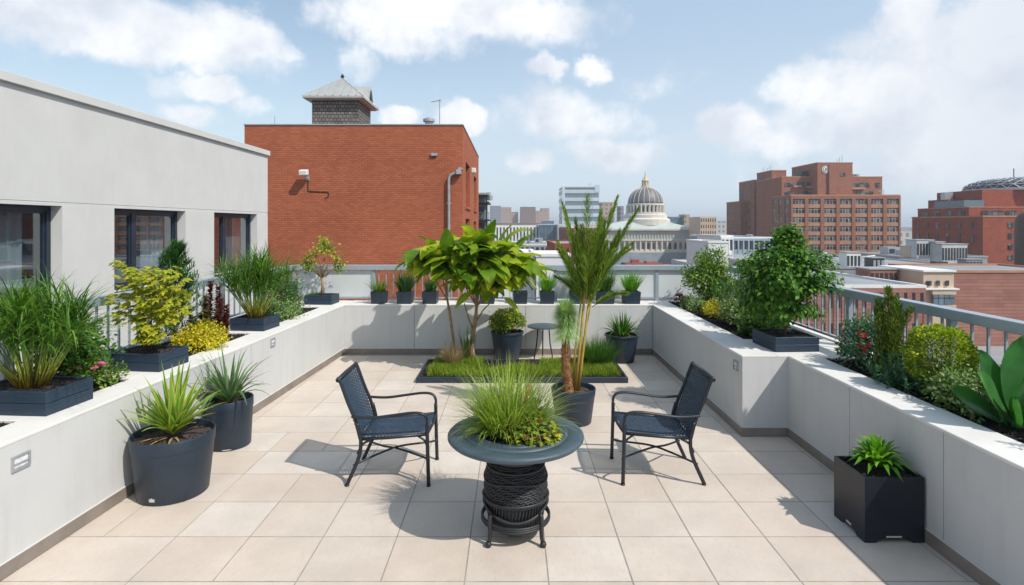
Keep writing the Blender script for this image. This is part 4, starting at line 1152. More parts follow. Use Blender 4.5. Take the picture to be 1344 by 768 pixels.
o=mb.build('grass',L['lawn']); tag(o,'short bright green grass filling the low tray','grass',kind='stuff')
t=thing('dry_grass_clump','clump of dry tan grass at the left foot of the big-leafed tree','plant',(-.86,8.25,.055))
mb=MB(); tuftblades(mb,420,(0,0,0),.07,.2,.44,.008,.8,.6,4); mb.build('foliage',L['tan'],t)
t=thing('grass_sprig','slim dark grassy sprig between the dry clump and the leaning trunk','plant',(-.66,8.45,.055))
mb=MB(); tuftblades(mb,90,(0,0,0),.05,.3,.62,.014,.35,.3,5); mb.build('foliage',L['grass'],t)
t=thing('fountain_grass','rounded tuft of fountain grass at the right end of the tray','plant',(1.24,8.30,.055))
mb=MB(); tuftblades(mb,900,(0,0,0),.16,.26,.52,.008,1.0,.6,5); mb.build('foliage',L['green'],t)
# big-leafed tree, two trunks
t=thing('big_leafed_tree','broad tree with very large glossy leaves and two slim trunks standing in the tray','tree',(-.72,8.42,.05))
mb=MB(); mb.tube([(-.13,.05,0),(-.15,.05,.35),(-.20,.02,.75),(-.24,.0,.98)],[.026,.022,.020,.015],9); mb.build('trunk',M['barktan'],t,smooth=True)
mb=MB(); mb.tube([(.10,0,0),(.13,0,.30),(.18,0,.62),(.20,-.02,.85),(.22,-.02,1.1)],[.036,.030,.028,.022,.015],9)
mb.tube([(.155,0,.48),(.08,-.03,.68),(.02,-.05,.90)],[.014,.012,.008],6); mb.tube([(.19,0,.62),(.30,-.02,.80),(.42,-.03,.92)],[.013,.011,.008],6)
mb.tube([(.17,.03,0),(.14,0,.25)],[.016,.02],6)
mb.build('trunk',M['barktan'],t,smooth=True)
ms=MB(); mb=MB()
def leafcluster(c,n,s,spread=.25):
    c=V(c)
    for k in range(int(n*1.75)):
        a=U(0,6.28); o=c+V((random.gauss(0,spread),random.gauss(0,spread*.8),random.gauss(0,spread*.5)))
        out=V((o.x-.12,o.y*1.3-.25,0)); 
        if out.length<.01: out=V((.1,-.1,0))
        d=out.normalized()*.9+V((math.cos(a),math.sin(a),0))*.75+V((0,0,U(-.05,.75)))
        mb.bigleaf(o,d,V((0,-.15,1)),s*U(.8,1.4),s*U(.46,.66),1 if R()<.17 else 0,U(.4,1.3),.08,7,.035)
for c,n,s,sp in (((-.33,0,1.50),26,.34,.16),((.0,-.05,1.58),30,.38,.18),((.30,-.08,1.64),34,.40,.18),((.56,-.05,1.52),28,.40,.16),((.18,-.1,1.30),24,.34,.20),((-.50,0,1.46),12,.30,.10),((.66,-.1,1.38),12,.38,.1),((.36,-.1,1.16),12,.32,.14),((-.08,0,1.40),18,.34,.18)):
    leafcluster(c,n,s,sp)
    b=V((.2,-.02,.85)) if c[0]>-.1 else V((-.24,0,.95)); ms.tube([b,b.lerp(V(c),.5)+V((0,0,-.04)),c],[.014,.010,.005],6)
# a few named large leaves: upright young ones and one sweeping out to the right
for o,d,l,w,mi,dr in (((.35,-.1,1.72),(.1,0,1),.34,.13,1,.1),((.5,-.1,1.60),(.55,0,.9),.40,.17,0,.1),((-.35,-.1,1.5),(-.3,0,1),.18,.06,1,.1),((.62,-.25,1.5),(.8,-.3,.2),.62,.30,0,.9),((.0,-.2,1.55),(-.5,-.1,.9),.32,.15,0,.3),((.25,-.3,1.35),(-.7,-.4,.2),.42,.19,1,.4),((.6,-.1,.98),(.9,-.2,-.5),.3,.15,0,.5),((-.5,-.1,1.62),(-.7,-.1,.5),.17,.06,1,.2),((.15,-.2,1.08),(-.8,-.3,-.5),.34,.17,0,.4)):
    mb.bigleaf(o,d,(0,-.3,1),l,w,mi,dr,.08,9,.03)
ms.build('limbs',M['barktan'],t,smooth=True)
mb.build('crown',[L['big'],L['bigy']],t,smooth=True)

# -------- plants in the round table
t=thing('ornamental_grass','large tuft of bright fountain grass growing in the middle of the round table','plant',(TX-.02,TY+.03,.675))
mb=MB(); tuftblades(mb,900,(-.03,.02,0),.14,.26,.55,.0075,1.05,.9,7,fold=0)
tuftblades(mb,420,(-.10,-.02,0),.10,.18,.42,.007,1.6,1.0,6,fold=0)
tuftblades(mb,380,(.10,.0,0),.10,.18,.40,.007,1.4,1.0,6,fold=0)
mb.build('foliage',L['fountain'],t)
mb=MB()
for k in range(70):
    a=U(0,6.28); s=U(.2,1.2); d=V((math.cos(a)*s,math.sin(a)*s,1)).normalized(); l=U(.2,.42)
    for i in range(14):
        q=d*(l*U(.55,1)); mb.small(q+rdir()*.004+V((0,0,0)),d+rdir()*.5,(0,0,1),.014,.006)
mb.build('seed_heads',leafmat('seed_head',(.35,.38,.12),(.5,.5,.22),(.6,.58,.35)),t)
t=thing('red_stemmed_sprig','thin reddish upright stem beside the grass in the round table','plant',(TX+.055,TY-.06,.675))
mb=MB(); mb.tube([(-.02,0,0),(0,0,.10),(.02,0,.22),(.035,0,.36)],[.008,.006,.005,.002],6)
mb.tube([(-.03,.01,0),(-.035,0,.12)],[.007,.004],6); mb.build('stem',M['redstem'],t,smooth=True)
mb=MB()
for k in range(110): z=U(.02,.36); mb.small((-.02+.15*z+U(-.008,.008),U(-.01,.01),z),rdir(-.2,1),(0,0,1),.03,.007,0)
mb.build('foliage',[leafmat('reddish_leaf',(.3,.16,.04),(.42,.24,.06),(.3,.3,.05))],t)
t=thing('trailing_leafy_plant','low yellow-green and red leafy plant at the front right of the round table','plant',(TX+.10,TY-.10,.675))
mb=MB()
for k in range(760):
    a=U(0,6.28); r=.165*math.sqrt(R()); x=r*math.cos(a)*1.15; y=r*math.sin(a); z=U(0,.15)*(1.3-r/.18)
    mb.leaf((x,y,z+.01),rdir(-.3,.7)+V((x*3,y*3-.2,0)),(0,-.2,1),.045*U(.6,1.2),.028,(0 if R()<.5 else (1 if R()<.8 else 2)),.3)
mb.build('foliage',[L['olive'],L['lime'],L['burg']],t)
t=thing('white_flowers','small cluster of white flowers behind the grass in the round table','flowers',(TX+.14,TY+.12,.675))
mb=MB(); tuftblades(mb,60,(0,0,0),.05,.08,.2,.008,.6,.5,3); mb.build('foliage',L['green'],t); flowers(t,(0,0,.18),(.06,.05,.05),16,.018,L['whitefl'],zmin=-.3)
# ================================================================== WHITE BUILDING (left)
WX=-6.5
t=thing('white_building','low white rendered building on the left with three dark-framed windows','building',(WX,0,0))
def W(y): return y
op=[(6.10,8.26),(9.34,11.38),(12.47,14.57)]; z0,z1=1.0,2.37; GZ=-25; YE=15.2; YS=-6
mb=MB(); th=.30
mb.box(-th,0,YS,YE,z1+.055,3.93)
mb.box(-th,-.004,YS+.01,YE-.004,z1,z1+.052)
mb.box(-th,0,YS,YE,-6,z0)
prev=YS
for a,b in op+[(YE,YE)]:
    if a-prev>.05: mb.box(-th,0,prev,a,z0,z1-.0005)
    prev=b
mb.box(-9,-th,YE-.3,YE,-6,3.93); mb.box(-9,-th,YS,YS+.3,-6,3.93)
mb.box(-9,-8.7,YS,YE,-6,3.93)
mb.build('wall',M['facade'],t)
mb=MB(); mb.box(-8.9,-th,YS+.3,YE-.3,3.5,3.7); mb.box(-8.69,-th,YS+.31,YE-.31,-.5,-.3); mb.build('roof',M['roofgrey'],t)
mb=MB(); mb.box(-8.8,-8.1,YS+.35,YE-.35,-.29,3.4); mb.build('inner_wall',M['room'],t)
mb=MB(); y=YE+.04
for L_ in (1.9,2.3,2.6,2.6,2.6,2.6,2.6,2.6,2.6):
    mb.box(-.42,.055,y-L_+.006,y,3.935,4.06); mb.box(-.40,.045,y-L_,y,3.93,4.05); y-=L_
mb.box(-9,-.42,YE-.35,YE+.04,3.93,4.06)
mb.build('coping',M['facade'],t,bevel=.004)
for i,(a,b) in enumerate(op):
    mb=MB(); f=.075; d0,d1=-.245,-.165; m=a+(b-a)*.36
    mb.box(d0,d1,a,b,z0,z0+f); mb.box(d0,d1,a,b,z1-f,z1-.001); mb.box(d0+.001,d1,a,a+f,z0+f,z1-f); mb.box(d0+.001,d1,b-f,b,z0+f,z1-f)
    mb.box(d0+.001,d1,m-f*.8,m+f*.8,z0+f,z1-f)
    for p,q in ((a+f,m-f*.8),(m+f*.8,b-f)):
        g=.035
        mb.box(d0+.012,d1-.02,p,q,z0+f,z0+f+g); mb.box(d0+.012,d1-.02,p,q,z1-f-g,z1-f); mb.box(d0+.012,d1-.021,p,p+g,z0+f+g,z1-f-g); mb.box(d0+.012,d1-.021,q-g,q,z0+f+g,z1-f-g)
    w=mb.build('window',M['frame'],t,bevel=.003)
    mb=MB(); mb.box(d0+.03,d0+.036,a+f,b-f,z0+f,z1-f); mb.build('pane',M['glass'],w)
    mb=MB(); mb.box(-.17,.03,a-.0,b+.0,z0-.03,z0-.001); mb.build('sill',M['frame'],w)
    mb=MB()   # curtain folds
    rng=(b-.95,b-.22) if i==0 else (b-.75,b-.1)
    n=60; yy=[rng[0]+(rng[1]-rng[0])*k/n for k in range(n+1)]
    for k in range(n):
        xa=-.42+.035*math.sin(k*.9)+.012*math.sin(k*2.3); xb=-.42+.035*math.sin((k+1)*.9)+.012*math.sin((k+1)*2.3)
        mb.face([(xa,yy[k],z0-.1),(xb,yy[k+1],z0-.1),(xb,yy[k+1],z1+.1),(xa,yy[k],z1+.1)])
    mb.build('curtain',M['curtain'],w,smooth=True)
    if i>0:
        mb=MB()
        for k in range(22): mb.uvw((-.40,a+.05,z0+.1+k*.058),(0,b-a-.9,0),(.03,0,.018),(0,0,.002))
        mb.build('blind',M['metalgrey'],w)
# ================================================================== RED BRICK BUILDING
BX0,BX1,BY0,BY1,BZ=-10.3,-1.9,22.0,32.5,5.93
t=thing('red_brick_building','plain red brick building behind the far wall with a drainpipe and a roof cupola beyond','building',(BX0,BY0,0))
w=BX1-BX0; d=BY1-BY0
holes=[(1.45,3.75,2.85,4.70),(1.45,3.75,.6,2.35),(6.4,8.6,2.85,4.55),(6.4,8.6,.6,2.25)]
mb=MB(); mb.box(0,w-.35,0,d,-25,BZ)
# right-hand face built round its window openings
def face_with_holes(mb,holes,ya,yb,za,zb):
    ys=sorted(set([ya,yb]+[h[0] for h in holes]+[h[1] for h in holes])); 
    for p,q in zip(ys[:-1],ys[1:]):
        hs=sorted([(h[2],h[3]) for h in holes if h[0]<=p and h[1]>=q]); z=za
        for a,b in hs:
            mb.box(w-.349,w,p,q,z,a); z=b
        mb.box(w-.349,w,p,q,z,zb)
face_with_holes(mb,holes,0,d,-25,BZ)
mb.build('wall',M['brickA'],t)
mb=MB()
for a,b,c,e in ((0,w,-.03,.3),(w-.3,w+.03,.3,d),(-.03,.3,.3,d)):
    mb.box(a-(.03 if c<0 else 0),b+(.03 if c<0 else 0),c,e,BZ+.001,BZ+.045)
mb.build('coping',M['metalgrey'],t)
for i,h in enumerate(holes):
    mb=MB(); mb.box(w-.345,w-.28,h[0]+.01,h[1]-.01,h[2]+.01,h[3]-.01); wo=mb.build('window',M['farwin'],t)
    mb=MB(); mb.box(w-.2,w+.06,h[0]-.06,h[1]+.06,h[2]-.10,h[2]-.002); mb.build('sill',M['brickA'],wo)
def bp(px,py,Y=22.0): 
    p=at(px,py,Y); return V((p.x-BX0,p.y-BY0,p.z))
t2=thing('drainpipe','grey drainpipe with a hopper on the corner of the red brick building','pipe',(BX0,BY0,0))
a=bp(601,226); b=bp(589.5,231)
mb=MB(); mb.tube([(a.x-.02,-.10,a.z-.02),(a.x-.14,-.10,a.z-.06),(b.x+.06,-.10,b.z+.02),(b.x,-.10,b.z-.12),(b.x,-.10,1.5),(b.x,-.10,-12)],.055,10); mb.build('pipe',M['metalgrey'],t2,smooth=True)
mb=MB(); mb.box(a.x-.05,a.x+.14,-.22,-.002,a.z-.10,a.z+.08); mb.box(a.x+.02,a.x+.18,-.17,-.003,a.z+.081,a.z+.16); mb.build('hopper',M['metalgrey'],t2,bevel=.01)
for z in (2.9,1.2):
    mb=MB(); mb.box(b.x-.08,b.x+.08,-.11,-.002,z,z+.05); mb.build('bracket',M['metalgrey'],t2)
t2=thing('floodlight','white floodlight with its cable on the red brick wall','wall light',(BX0,BY0,0))
a=bp(402,228)
mb=MB(); mb.uvw((a.x-.14,-.42,a.z-.10),(.30,0,0),(0,.26,.05),(0,-.03,.19)); mb.build('lamp_housing',M['white'],t2,bevel=.02)
mb=MB(); mb.box(a.x+.03,a.x+.10,-.22,-.001,a.z-.20,a.z-.08); mb.box(a.x+.0,a.x+.13,-.04,-.001,a.z-.26,a.z-.06); mb.build('bracket',M['metalgrey'],t2)
c1=bp(410,251); c2=bp(432,252); c3=bp(432,258)
mb=MB(); mb.tube([(a.x+.08,-.03,a.z-.2),(a.x+.08,-.02,c1.z+.03),(a.x+.11,-.02,c1.z),(c2.x-.04,-.02,c2.z),(c2.x,-.02,c2.z-.05),(c3.x-.02,-.02,c3.z),(c3.x-.15,-.02,c3.z-.06)],.014,6); mb.build('cable',M['dark'],t2)
t2=thing('wall_vent','small grey hooded vent high on the red brick wall','vent',(BX0,BY0,0))
a=bp(570,203); mb=MB(); mb.box(a.x-.12,a.x+.12,-.08,-.001,a.z-.06,a.z+.05); mb.build('hood',M['metalgrey'],t2,bevel=.01)
mb=MB(); mb.box(a.x-.10,a.x+.10,-.05,-.002,a.z-.085,a.z-.061); mb.build('grille',M['dark'],t2)
t2=thing('side_wall_lamp','small pale lamp on the side of the red brick building','wall light',(BX1,BY0+3.3,4.55))
mb=MB(); mb.tube([(0,0,0),(.12,0,.04),(.2,0,-.04),(.2,0,-.3)],.02,6); mb.build('arm',M['metalgrey'],t2); mb=MB(); mb.box(.1,.3,-.1,.1,-.16,.06); mb.build('lamp_housing',M['white'],t2,bevel=.02)
# roof fittings
t2=thing('roof_mast','thin metal mast at the left of the brick roof','mast',(-10.3+1.0,22.4,BZ)); mb=MB(); mb.tube([(0,0,0),(0,0,.42)],.014,6); mb.build('pole',M['metalgrey'],t2)
a=at(577,163,22.6); t2=thing('tv_antenna','small television antenna at the right of the brick roof','antenna',(a.x,22.6,BZ))
mb=MB(); mb.tube([(0,0,0),(0,0,1.12)],.018,6); mb.build('pole',M['metalgrey'],t2)
mb=MB(); mb.tube([(-.32,0,1.02),(.04,0,1.10)],.014,5)
for k in range(5): mb.tube([(-.30+.08*k,-.13,1.03+.015*k),(-.30+.08*k,.13,1.03+.015*k)],.008,4)
mb.build('elements',M['metalgrey'],t2)
a=at(563,163,23.5); t2=thing('roof_vent','squat round vent on the brick roof','vent',(a.x,23.5,BZ)); mb=MB(); mb.lathe([(.16,0),(.16,.38),(.24,.40),(.24,.50),(.12,.56)],20); mb.build('cap',M['metalgrey'],t2,smooth=False)
# cupola
cx0,cx1,cy0,cy1=-8.4,-6.46,24.0,26.1; cz=7.32
t2=thing('roof_cupola','grey shingled roof turret with a pale metal hipped roof above the brick building','turret',(cx0,cy0,BZ-.05))
q=BZ-.05; mb=MB(); mb.box(0,cx1-cx0,0,cy1-cy0,0,cz-q); mb.build('wall',M['shingle'],t2)
mb=MB(); e=.30; A=(-e,-e); B_=(cx1-cx0+e,cy1-cy0+e); pk=V(((cx1-cx0)/2+.0,(cy1-cy0)/2,8.52-q)); zz=cz-q+.13
mb.box(A[0],B_[0],A[1],B_[1],cz-q+.05,zz); mb.box(A[0]+.1,B_[0]-.1,A[1]+.1,B_[1]-.1,cz-q+.001,cz-q+.05)
cs=[V((A[0],A[1],zz+.001)),V((B_[0],A[1],zz+.001)),V((B_[0],B_[1],zz+.001)),V((A[0],B_[1],zz+.001))]
for i in range(4): mb.face([cs[i],cs[(i+1)%4],pk])
r=mb.build('roof',M['zinc'],t2)
mb=MB()
for i in range(4):
    a,b=cs[i],cs[(i+1)%4]
    for k in range(0,8):
        f=k/8; o=a.lerp(b,f); # seam runs up the slope until it meets the hip
        mid=a.lerp(b,.5); up=(pk-mid); lim=1-abs(f-.5)*2
        if k==0: mb.tube([o,pk],.022,4)
        elif lim>.02: mb.tube([o+V((0,0,.01)),o+up*lim+V((0,0,.01))],.026,4)
mb.build('seams',M['metalgrey'],r)
mb=MB(); mb.lathe([(.03,0),(.05,.05),(.09,.10),(.05,.16),(.02,.22)],12,c=(pk.x,pk.y,pk.z-.03)); mb.build('finial',M['dark'],t2)
mb=MB(); gx=cx1-cx0+e-.05; gy=(cy1-cy0)*.55
mb.face([(gx,gy-.45,zz+.02),(gx,gy+.45,zz+.02),(gx,gy,zz+.72)]); mb.face([(gx,gy-.45,zz+.02),(gx,gy,zz+.72),(gx-1.0,gy,zz+.72)]); mb.face([(gx,gy+.45,zz+.02),(gx-1.0,gy,zz+.72),(gx,gy,zz+.72)])
mb.build('gable',M['zinc'],t2)
mb=MB()
for k in range(6): mb.uvw((gx+.005,gy-.28+.04*k,zz+.10+.08*k),(.03,0,0),(0,.56-.08*k,0),(0,0,.03))
mb.build('louvre',M['dark'],t2)

# ================================================================== CITY
def winobj(parent,o,u,n,w,h,mat,mull=2,name='window',src={},fm=None):
    fm=fm or M['dark']; key=(fm.name,round(w,2),round(h,2),mat.name,mull,round(u[0],2),round(u[1],2))
    u=V(u); n=V(n); Z=V((0,0,1))
    if key not in src:
        mb=MB()
        for k in range(mull):
            mb.uvw(u*(w*k/mull+.002),u*(w/mull-.004),n*.06,Z*(h*.66-.002),0); mb.uvw(u*(w*k/mull+.002)+Z*(h*.66+.002),u*(w/mull-.004),n*.06,Z*(h*.34-.002),0)
        for k in range(1,mull): mb.uvw(u*(w*k/mull-.04),u*.08,n*.10,Z*h,1)
        mb.uvw(u*0+Z*(h*.66),u*w,n*.09,Z*.07,1)
        ob=mb.build(name,[mat,fm],parent); src[key]=ob
    else: ob=copy_obj(src[key],parent)
    ob.location=o; return ob
def grid_facade(t,wallmat,o,u,n,Ln,z0,z1,nx,nz,pier=.3,span=.4,proud=.35,winmat=None,mull=2,spanmat=None,topmargin=.6,skip=None,win=True,fm=None):
    "piers and spandrels standing proud of the glass line, with a window object in each bay"
    o=V(o); u=V(u).normalized(); n=V(n).normalized(); Z=V((0,0,1)); bw=Ln/nx; fh=(z1-topmargin-z0)/nz
    mp=MB(); pw=bw*pier
    for i in range(nx+1):
        a=max(0,i*bw-pw/2); b=min(Ln,i*bw+pw/2); mp.uvw(o+u*a+Z*z0,u*(b-a),n*proud,Z*(z1-topmargin-z0))
    mp.uvw(o+Z*(z1-topmargin),u*Ln,n*proud,Z*topmargin)
    for j in range(nz):
        ms=MB(); ms.uvw(o+u*.02+Z*(z0+j*fh),u*(Ln-.04),n*(proud*.6),Z*(fh*span)); ms.build('spandrel',spanmat or wallmat,t)
        for i in range(nx):
            a=i*bw+pw/2
            if win and not (skip and skip(i,j)):
                winobj(t,o+u*(a+.02)+n*.02+Z*(z0+j*fh+fh*span+.01),u,n,bw-pw-.04,fh*(1-span)-.02,winmat or M['farwin'],mull,fm=fm)
    mp.build('piers',wallmat,t)
def block(t,name,mat,x0,x1,y0,y1,z0,z1,parapet=.0,roof=True):
    mb=MB(); mb.box(x0,x1,y0,y1,z0,z1); o=mb.build(name,mat,t)
    return o
def edge(t,x0,x1,y0,y1,z,mat=None,h=.35,w=.35,name='roof_edge'):
    mb=MB(); mb.box(x0-.1,x1+.1,y0-.1,y0+w,z+.001,z+h); mb.box(x0-.1,x1+.1,y1-w,y1+.1,z+.001,z+h); mb.box(x0-.1,x0+w,y0+w,y1-w,z+.001,z+h); mb.box(x1-w,x1+.1,y0+w,y1-w,z+.001,z+h)
    return mb.build(name,mat or M['spandrel'],t)
def X_(px,Y): return (px-CX)/F*Y
def Z_(py,Y): return CAMZ-(py-HY)/F*Y
G=-25.0
# ---- big stepped brick office
Y=200; t=thing('stepped_brick_building','big stepped brown-brick office building with a round white emblem near its top','building',(X_(1037,Y),Y,0))
ox,oy=t.location.x,t.location.y
def lb(px0,px1,py,Yf,dep,name='wall',mat=None,edgeh=.4):
    x0,x1=X_(px0,Yf)-ox,X_(px1,Yf)-ox; z=Z_(py,Yf)
    block(t,name,mat or M['brickB'],x0,x1,Yf-oy,Yf-oy+dep,G,z); edge(t,x0,x1,Yf-oy,Yf-oy+dep,z,h=edgeh); return x0,x1,z
x0,x1,zM=lb(1037.5,1181,257,200,14)
grid_facade(t,M['brickB'],(x0,0,0),(1,0,0),(0,-1,0),x1-x0,zM-26.6,zM,7,8,.22,.42,.5,mull=4,spanmat=M['spandrel'],topmargin=1.1,fm=M['stone'])
grid_facade(t,M['brickB'],(x0,14,0),(0,-1,0),(-1,0,0),14,zM-26.6,zM,3,8,.42,.42,.3,mull=2,topmargin=1.1,fm=M['stone'])
x0,x1,zU=lb(1026,1158,233,212,22)
bands=[(1048,1072,250.5,256.5),(1042,1055,239,243.5),(1053,1072,239.5,244),(1098,1106,238.5,246),(1112,1133,240,246),(1098,1119,251,257),(1124,1146,251,257)]
for i,(a,b,c,d_) in enumerate(bands):
    xa,xb=X_(a,212)-ox,X_(b,212)-ox; zb,zt=Z_(d_,212),Z_(c,212)
    wo=winobj(t,(xa,12-.10,zb),(1,0,0),(0,-1,0),xb-xa,zt-zb,M['farwin'],4)
    mb=MB(); mb.box(xa-.4,xb+.4,12-.9,12-.2,zb-.75,zb-.05); mb.build('balcony',M['spandrel'],t)
x0,x1,zT=lb(1073,1119,214.5,207,19)
xe=X_(1083.5,207)-ox; ze=Z_(222.8,207)
mb=MB()
n=32; 
def disc(mb,cx,cz,r,y0,y1,mi):
    i=len(mb.v)
    for y in (y0,y1):
        for k in range(n): mb.v.append((cx+r*math.cos(2*math.pi*k/n),y,cz+r*math.sin(2*math.pi*k/n)))
    for k in range(n): mb.f.append((i+k,i+(k+1)%n,i+n+(k+1)%n,i+n+k)); mb.m.append(mi)
    mb.f.append(tuple(i+n+k for k in range(n))); mb.m.append(mi)
disc(mb,xe,ze,1.35,6.99,6.8,0); disc(mb,xe,ze,1.05,6.80,6.72,1); disc(mb,xe,ze,.92,6.72,6.66,0)
mb.uvw((xe-.5,6.60,ze-.6),(.25,0,0),(0,.05,0),(.3,0,1.1),1); mb.uvw((xe+.1,6.60,ze+.35),(.45,0,0),(0,.05,0),(0,0,.2),1); mb.uvw((xe-.1,6.60,ze-.15),(.5,0,0),(0,.05,0),(0,0,.2),1)
mb.uvw((xe+.35,6.60,ze-.6),(.2,0,0),(0,.05,0),(0,0,.6),1)
mb.build('emblem',[M['white'],M['dark']],t)
mb=MB(); xx=X_(1087,207)-ox; mb.box(xx,xx+2.6,6.3,6.999,Z_(255,207),zT-.6); mb.build('buttress',M['brickB'],t)
winobj(t,(X_(1103,207)-ox,6.9,Z_(231,207)),(1,0,0),(0,-1,0),1.7,1.2,M['farwin'],2)
for i,(a,b,c,Yf,dep) in enumerate(((1014,1030,234,220,6),(1013,1032,224.5,228,14),(990,1014,237,238,16),(972,992,265,245,16))):
    x0,x1,z=lb(a,b,c,Yf,dep); y0=Yf-oy
    cols={0:(2.2,),1:(9.5,12.6),2:(4.5,8.5),3:(2.2,5.4,8.6,11.8)}[i]; rows={0:8,1:10,2:8,3:5}[i]
    for q in cols:
        for j in range(rows):
            if i==2 and q>8 and j<3: continue
            winobj(t,(x0-.09,y0+q+1.0,z-2.6-3.6*j-(1.2 if i==3 else 0)),(0,-1,0),(-1,0,0),1.5,1.7,M['farwin'],2,fm=M['dark'])
    if i==2:
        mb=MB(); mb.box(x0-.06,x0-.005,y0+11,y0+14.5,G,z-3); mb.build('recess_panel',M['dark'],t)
    if i==1:
        mb=MB(); mb.box(x0-.06,x0-.005,y0+7,y0+8.2,z-14,z-4); mb.build('tall_window',M['farwin'],t)
    if i==0:
        for j in range(5): winobj(t,(X_(1019,220)-ox,20-.1,Z_(259+12*j,220)),(1,0,0),(0,-1,0),1.1,1.6,M['farwin'],1)
def rooffit(t,x,y,z,kind,s=1):
    mb=MB()
    if kind=='mast':
        for k in range(3): mb.tube([(x+.9*k*s,y,z),(x+.9*k*s,y,z+(1.6+.8*k)*s)],.09*min(1,s+.2),5)
    elif kind=='dish':
        mb.tube([(x,y,z),(x,y,z+1.8*s)],.1,5); mb.tube([(x-1,y,z+1.5*s),(x+1.2,y,z+1.9*s)],.08,4); mb.tube([(x+1.0,y,z),(x+1.0,y,z+1.9*s)],.08,4)
    elif kind=='box': mb.box(x,x+2*s,y,y+2*s,z,z+1.2*s); mb.box(x+.3,x+1*s,y-.1,y,z+.3,z+.9*s,1)
    return mb.build('roof_'+('unit' if kind=='box' else 'aerial'),[M['metalgrey'],M['dark']],t)
rooffit(t,X_(1105,207)-ox,10,zT+.3,'mast'); rooffit(t,X_(1166,200)-ox,4,zM+.3,'dish'); rooffit(t,X_(1125,212)-ox,14,zU+.3,'box')
rooffit(t,X_(1003,228)-ox,30,Z_(224.5,228)+.3,'mast',.5); rooffit(t,X_(1013,228)-ox,32,Z_(224.5,228)+.3,'mast',.8)
mb=MB(); mb.box(X_(1044,212)-ox,X_(1068,212)-ox,13,13.3,zU+.3,zU+2.6)
mb.build('roof_screen',M['farwin'],t)

for (a,b,c,d_) in ((1030,1040,240,245),(1030,1040,251,256),(1135,1141,240,246),(1149,1155,240,246)):
    winobj(t,(X_(a,212)-ox,11.9,Z_(d_,212)),(1,0,0),(0,-1,0),X_(b,212)-X_(a,212),Z_(c,212)-Z_(d_,212),M['farwin'],3)
# ---- right brick building with lattice dome
Y=130; t=thing('lattice_dome_building','dark red brick building at the right with a lattice dome on its roof','building',(X_(1290,Y),Y,0)); ox,oy=t.location.x,Y
zz=Z_(285,130); XR=60
block(t,'wall',M['brickC'],0,XR,0,23,G,zz); edge(t,0,XR,0,23,zz,M['spandrel'],.35)
for j in range(5):
    winobj(t,(X_(1323,130)-ox,-.08,Z_(299+14.2*j,130)),(1,0,0),(0,-1,0),1.1,1.2,M['farwin'],2)
    if j<5: winobj(t,(X_(1336,130)-ox,-.08,Z_(299+14.2*j,130)),(1,0,0),(0,-1,0),1.1,1.2,M['farwin'],2)
for k,f in enumerate((.09,.235,.38,.53,.69,.86)):
    y=23*(1-f)
    for zt,hh in ((zz-1.3,1.3),(zz-3.9,2.0)) : 
        winobj(t,(-.08,y,zt-hh),(0,-1,0),(-1,0,0),.75,hh,M['farwin'],1)
s0=Z_(272.5,135); block(t,'upper_wall',M['brickC'],.8,XR,5,22,zz,s0); edge(t,.8,XR,5,22,s0,M['spandrel'],.2)
for a,b in ((1248,1262),(1266,1284),(1288,1316),(1320,1334)):
    xa=X_(a,135)-ox; xb=X_(b,135)-ox
    if xa<1: continue
    winobj(t,(xa,4.9,zz+.5),(1,0,0),(0,-1,0),xb-xa,1.1,M['farwin'],4)
for k in range(4): winobj(t,(.8-.08,20-4*k,zz+.5),(0,-1,0),(-1,0,0),1.8,1.1,M['farwin'],2)
s1=Z_(249,141); block(t,'tower_wall',M['brickC'],X_(1289,141)-ox,XR,11,26,s0,s1)
mb=MB(); mb.box(X_(1262,141)-ox,X_(1288,141)-ox,10.2,20,s0+.01,Z_(263,141)); mb.build('glass_storey',M['bluewin'],t)
block(t,'penthouse_wall',M['brickC'],X_(1240,150)-ox,X_(1263,150)-ox,19,26,zz,Z_(262,150)); winobj(t,(X_(1241,150)-ox,18.9,Z_(270,150)),(1,0,0),(0,-1,0),2,1,M['farwin'],2)
mb=MB(); mb.box(X_(1246,148)-ox,X_(1257,148)-ox,19.5,21,Z_(262,148),Z_(252,148)); mb.build('roof_box',M['metalgrey'],t)
# lattice dome
dx=X_(1335,148)-ox; dy=19; r=10.6
mb=MB(); mb.lathe([(r+.2,s1),(r+.2,s1+.5),(r-.2,s1+.5)],40,c=(dx,dy,0)); mb.build('dome_ring',M['metalgrey'],t)
mb=MB(); mb.lathe([((r-.25)*math.cos(a*math.pi/20),s1+.5+2.9*math.sin(a*math.pi/20)**.8) for a in range(0,10)],32,c=(dx,dy,0)); mb.build('dome_glass',M['dark'],t,smooth=True)
mb=MB(); ns=26; rings=6
pt=lambda a,j:(dx+r*math.cos(j/rings*1.45)*math.cos(a),dy+r*math.cos(j/rings*1.45)*math.sin(a),s1+.5+3.1*math.sin(j/rings*1.45)**.8)
for j in range(rings):
    for k in range(ns):
        a=2*math.pi*k/ns; b=2*math.pi*(k+.5)/ns; c=2*math.pi*(k-.5)/ns; o=.5*2*math.pi/ns*(j%2)
        mb.tube([pt(a+o,j),pt(b+o,j+1)],.09,4); mb.tube([pt(a+o,j),pt(c+o,j+1)],.09,4); mb.tube([pt(a+o,j),pt(a+o+2*math.pi/ns,j)],.09,4)
mb.build('dome_lattice',M['metalgrey'],t)
mb=MB(); mb.tube([(dx,dy,s1+3),(dx,dy,s1+6)],.12,5); mb.build('roof_aerial',M['dark'],t)
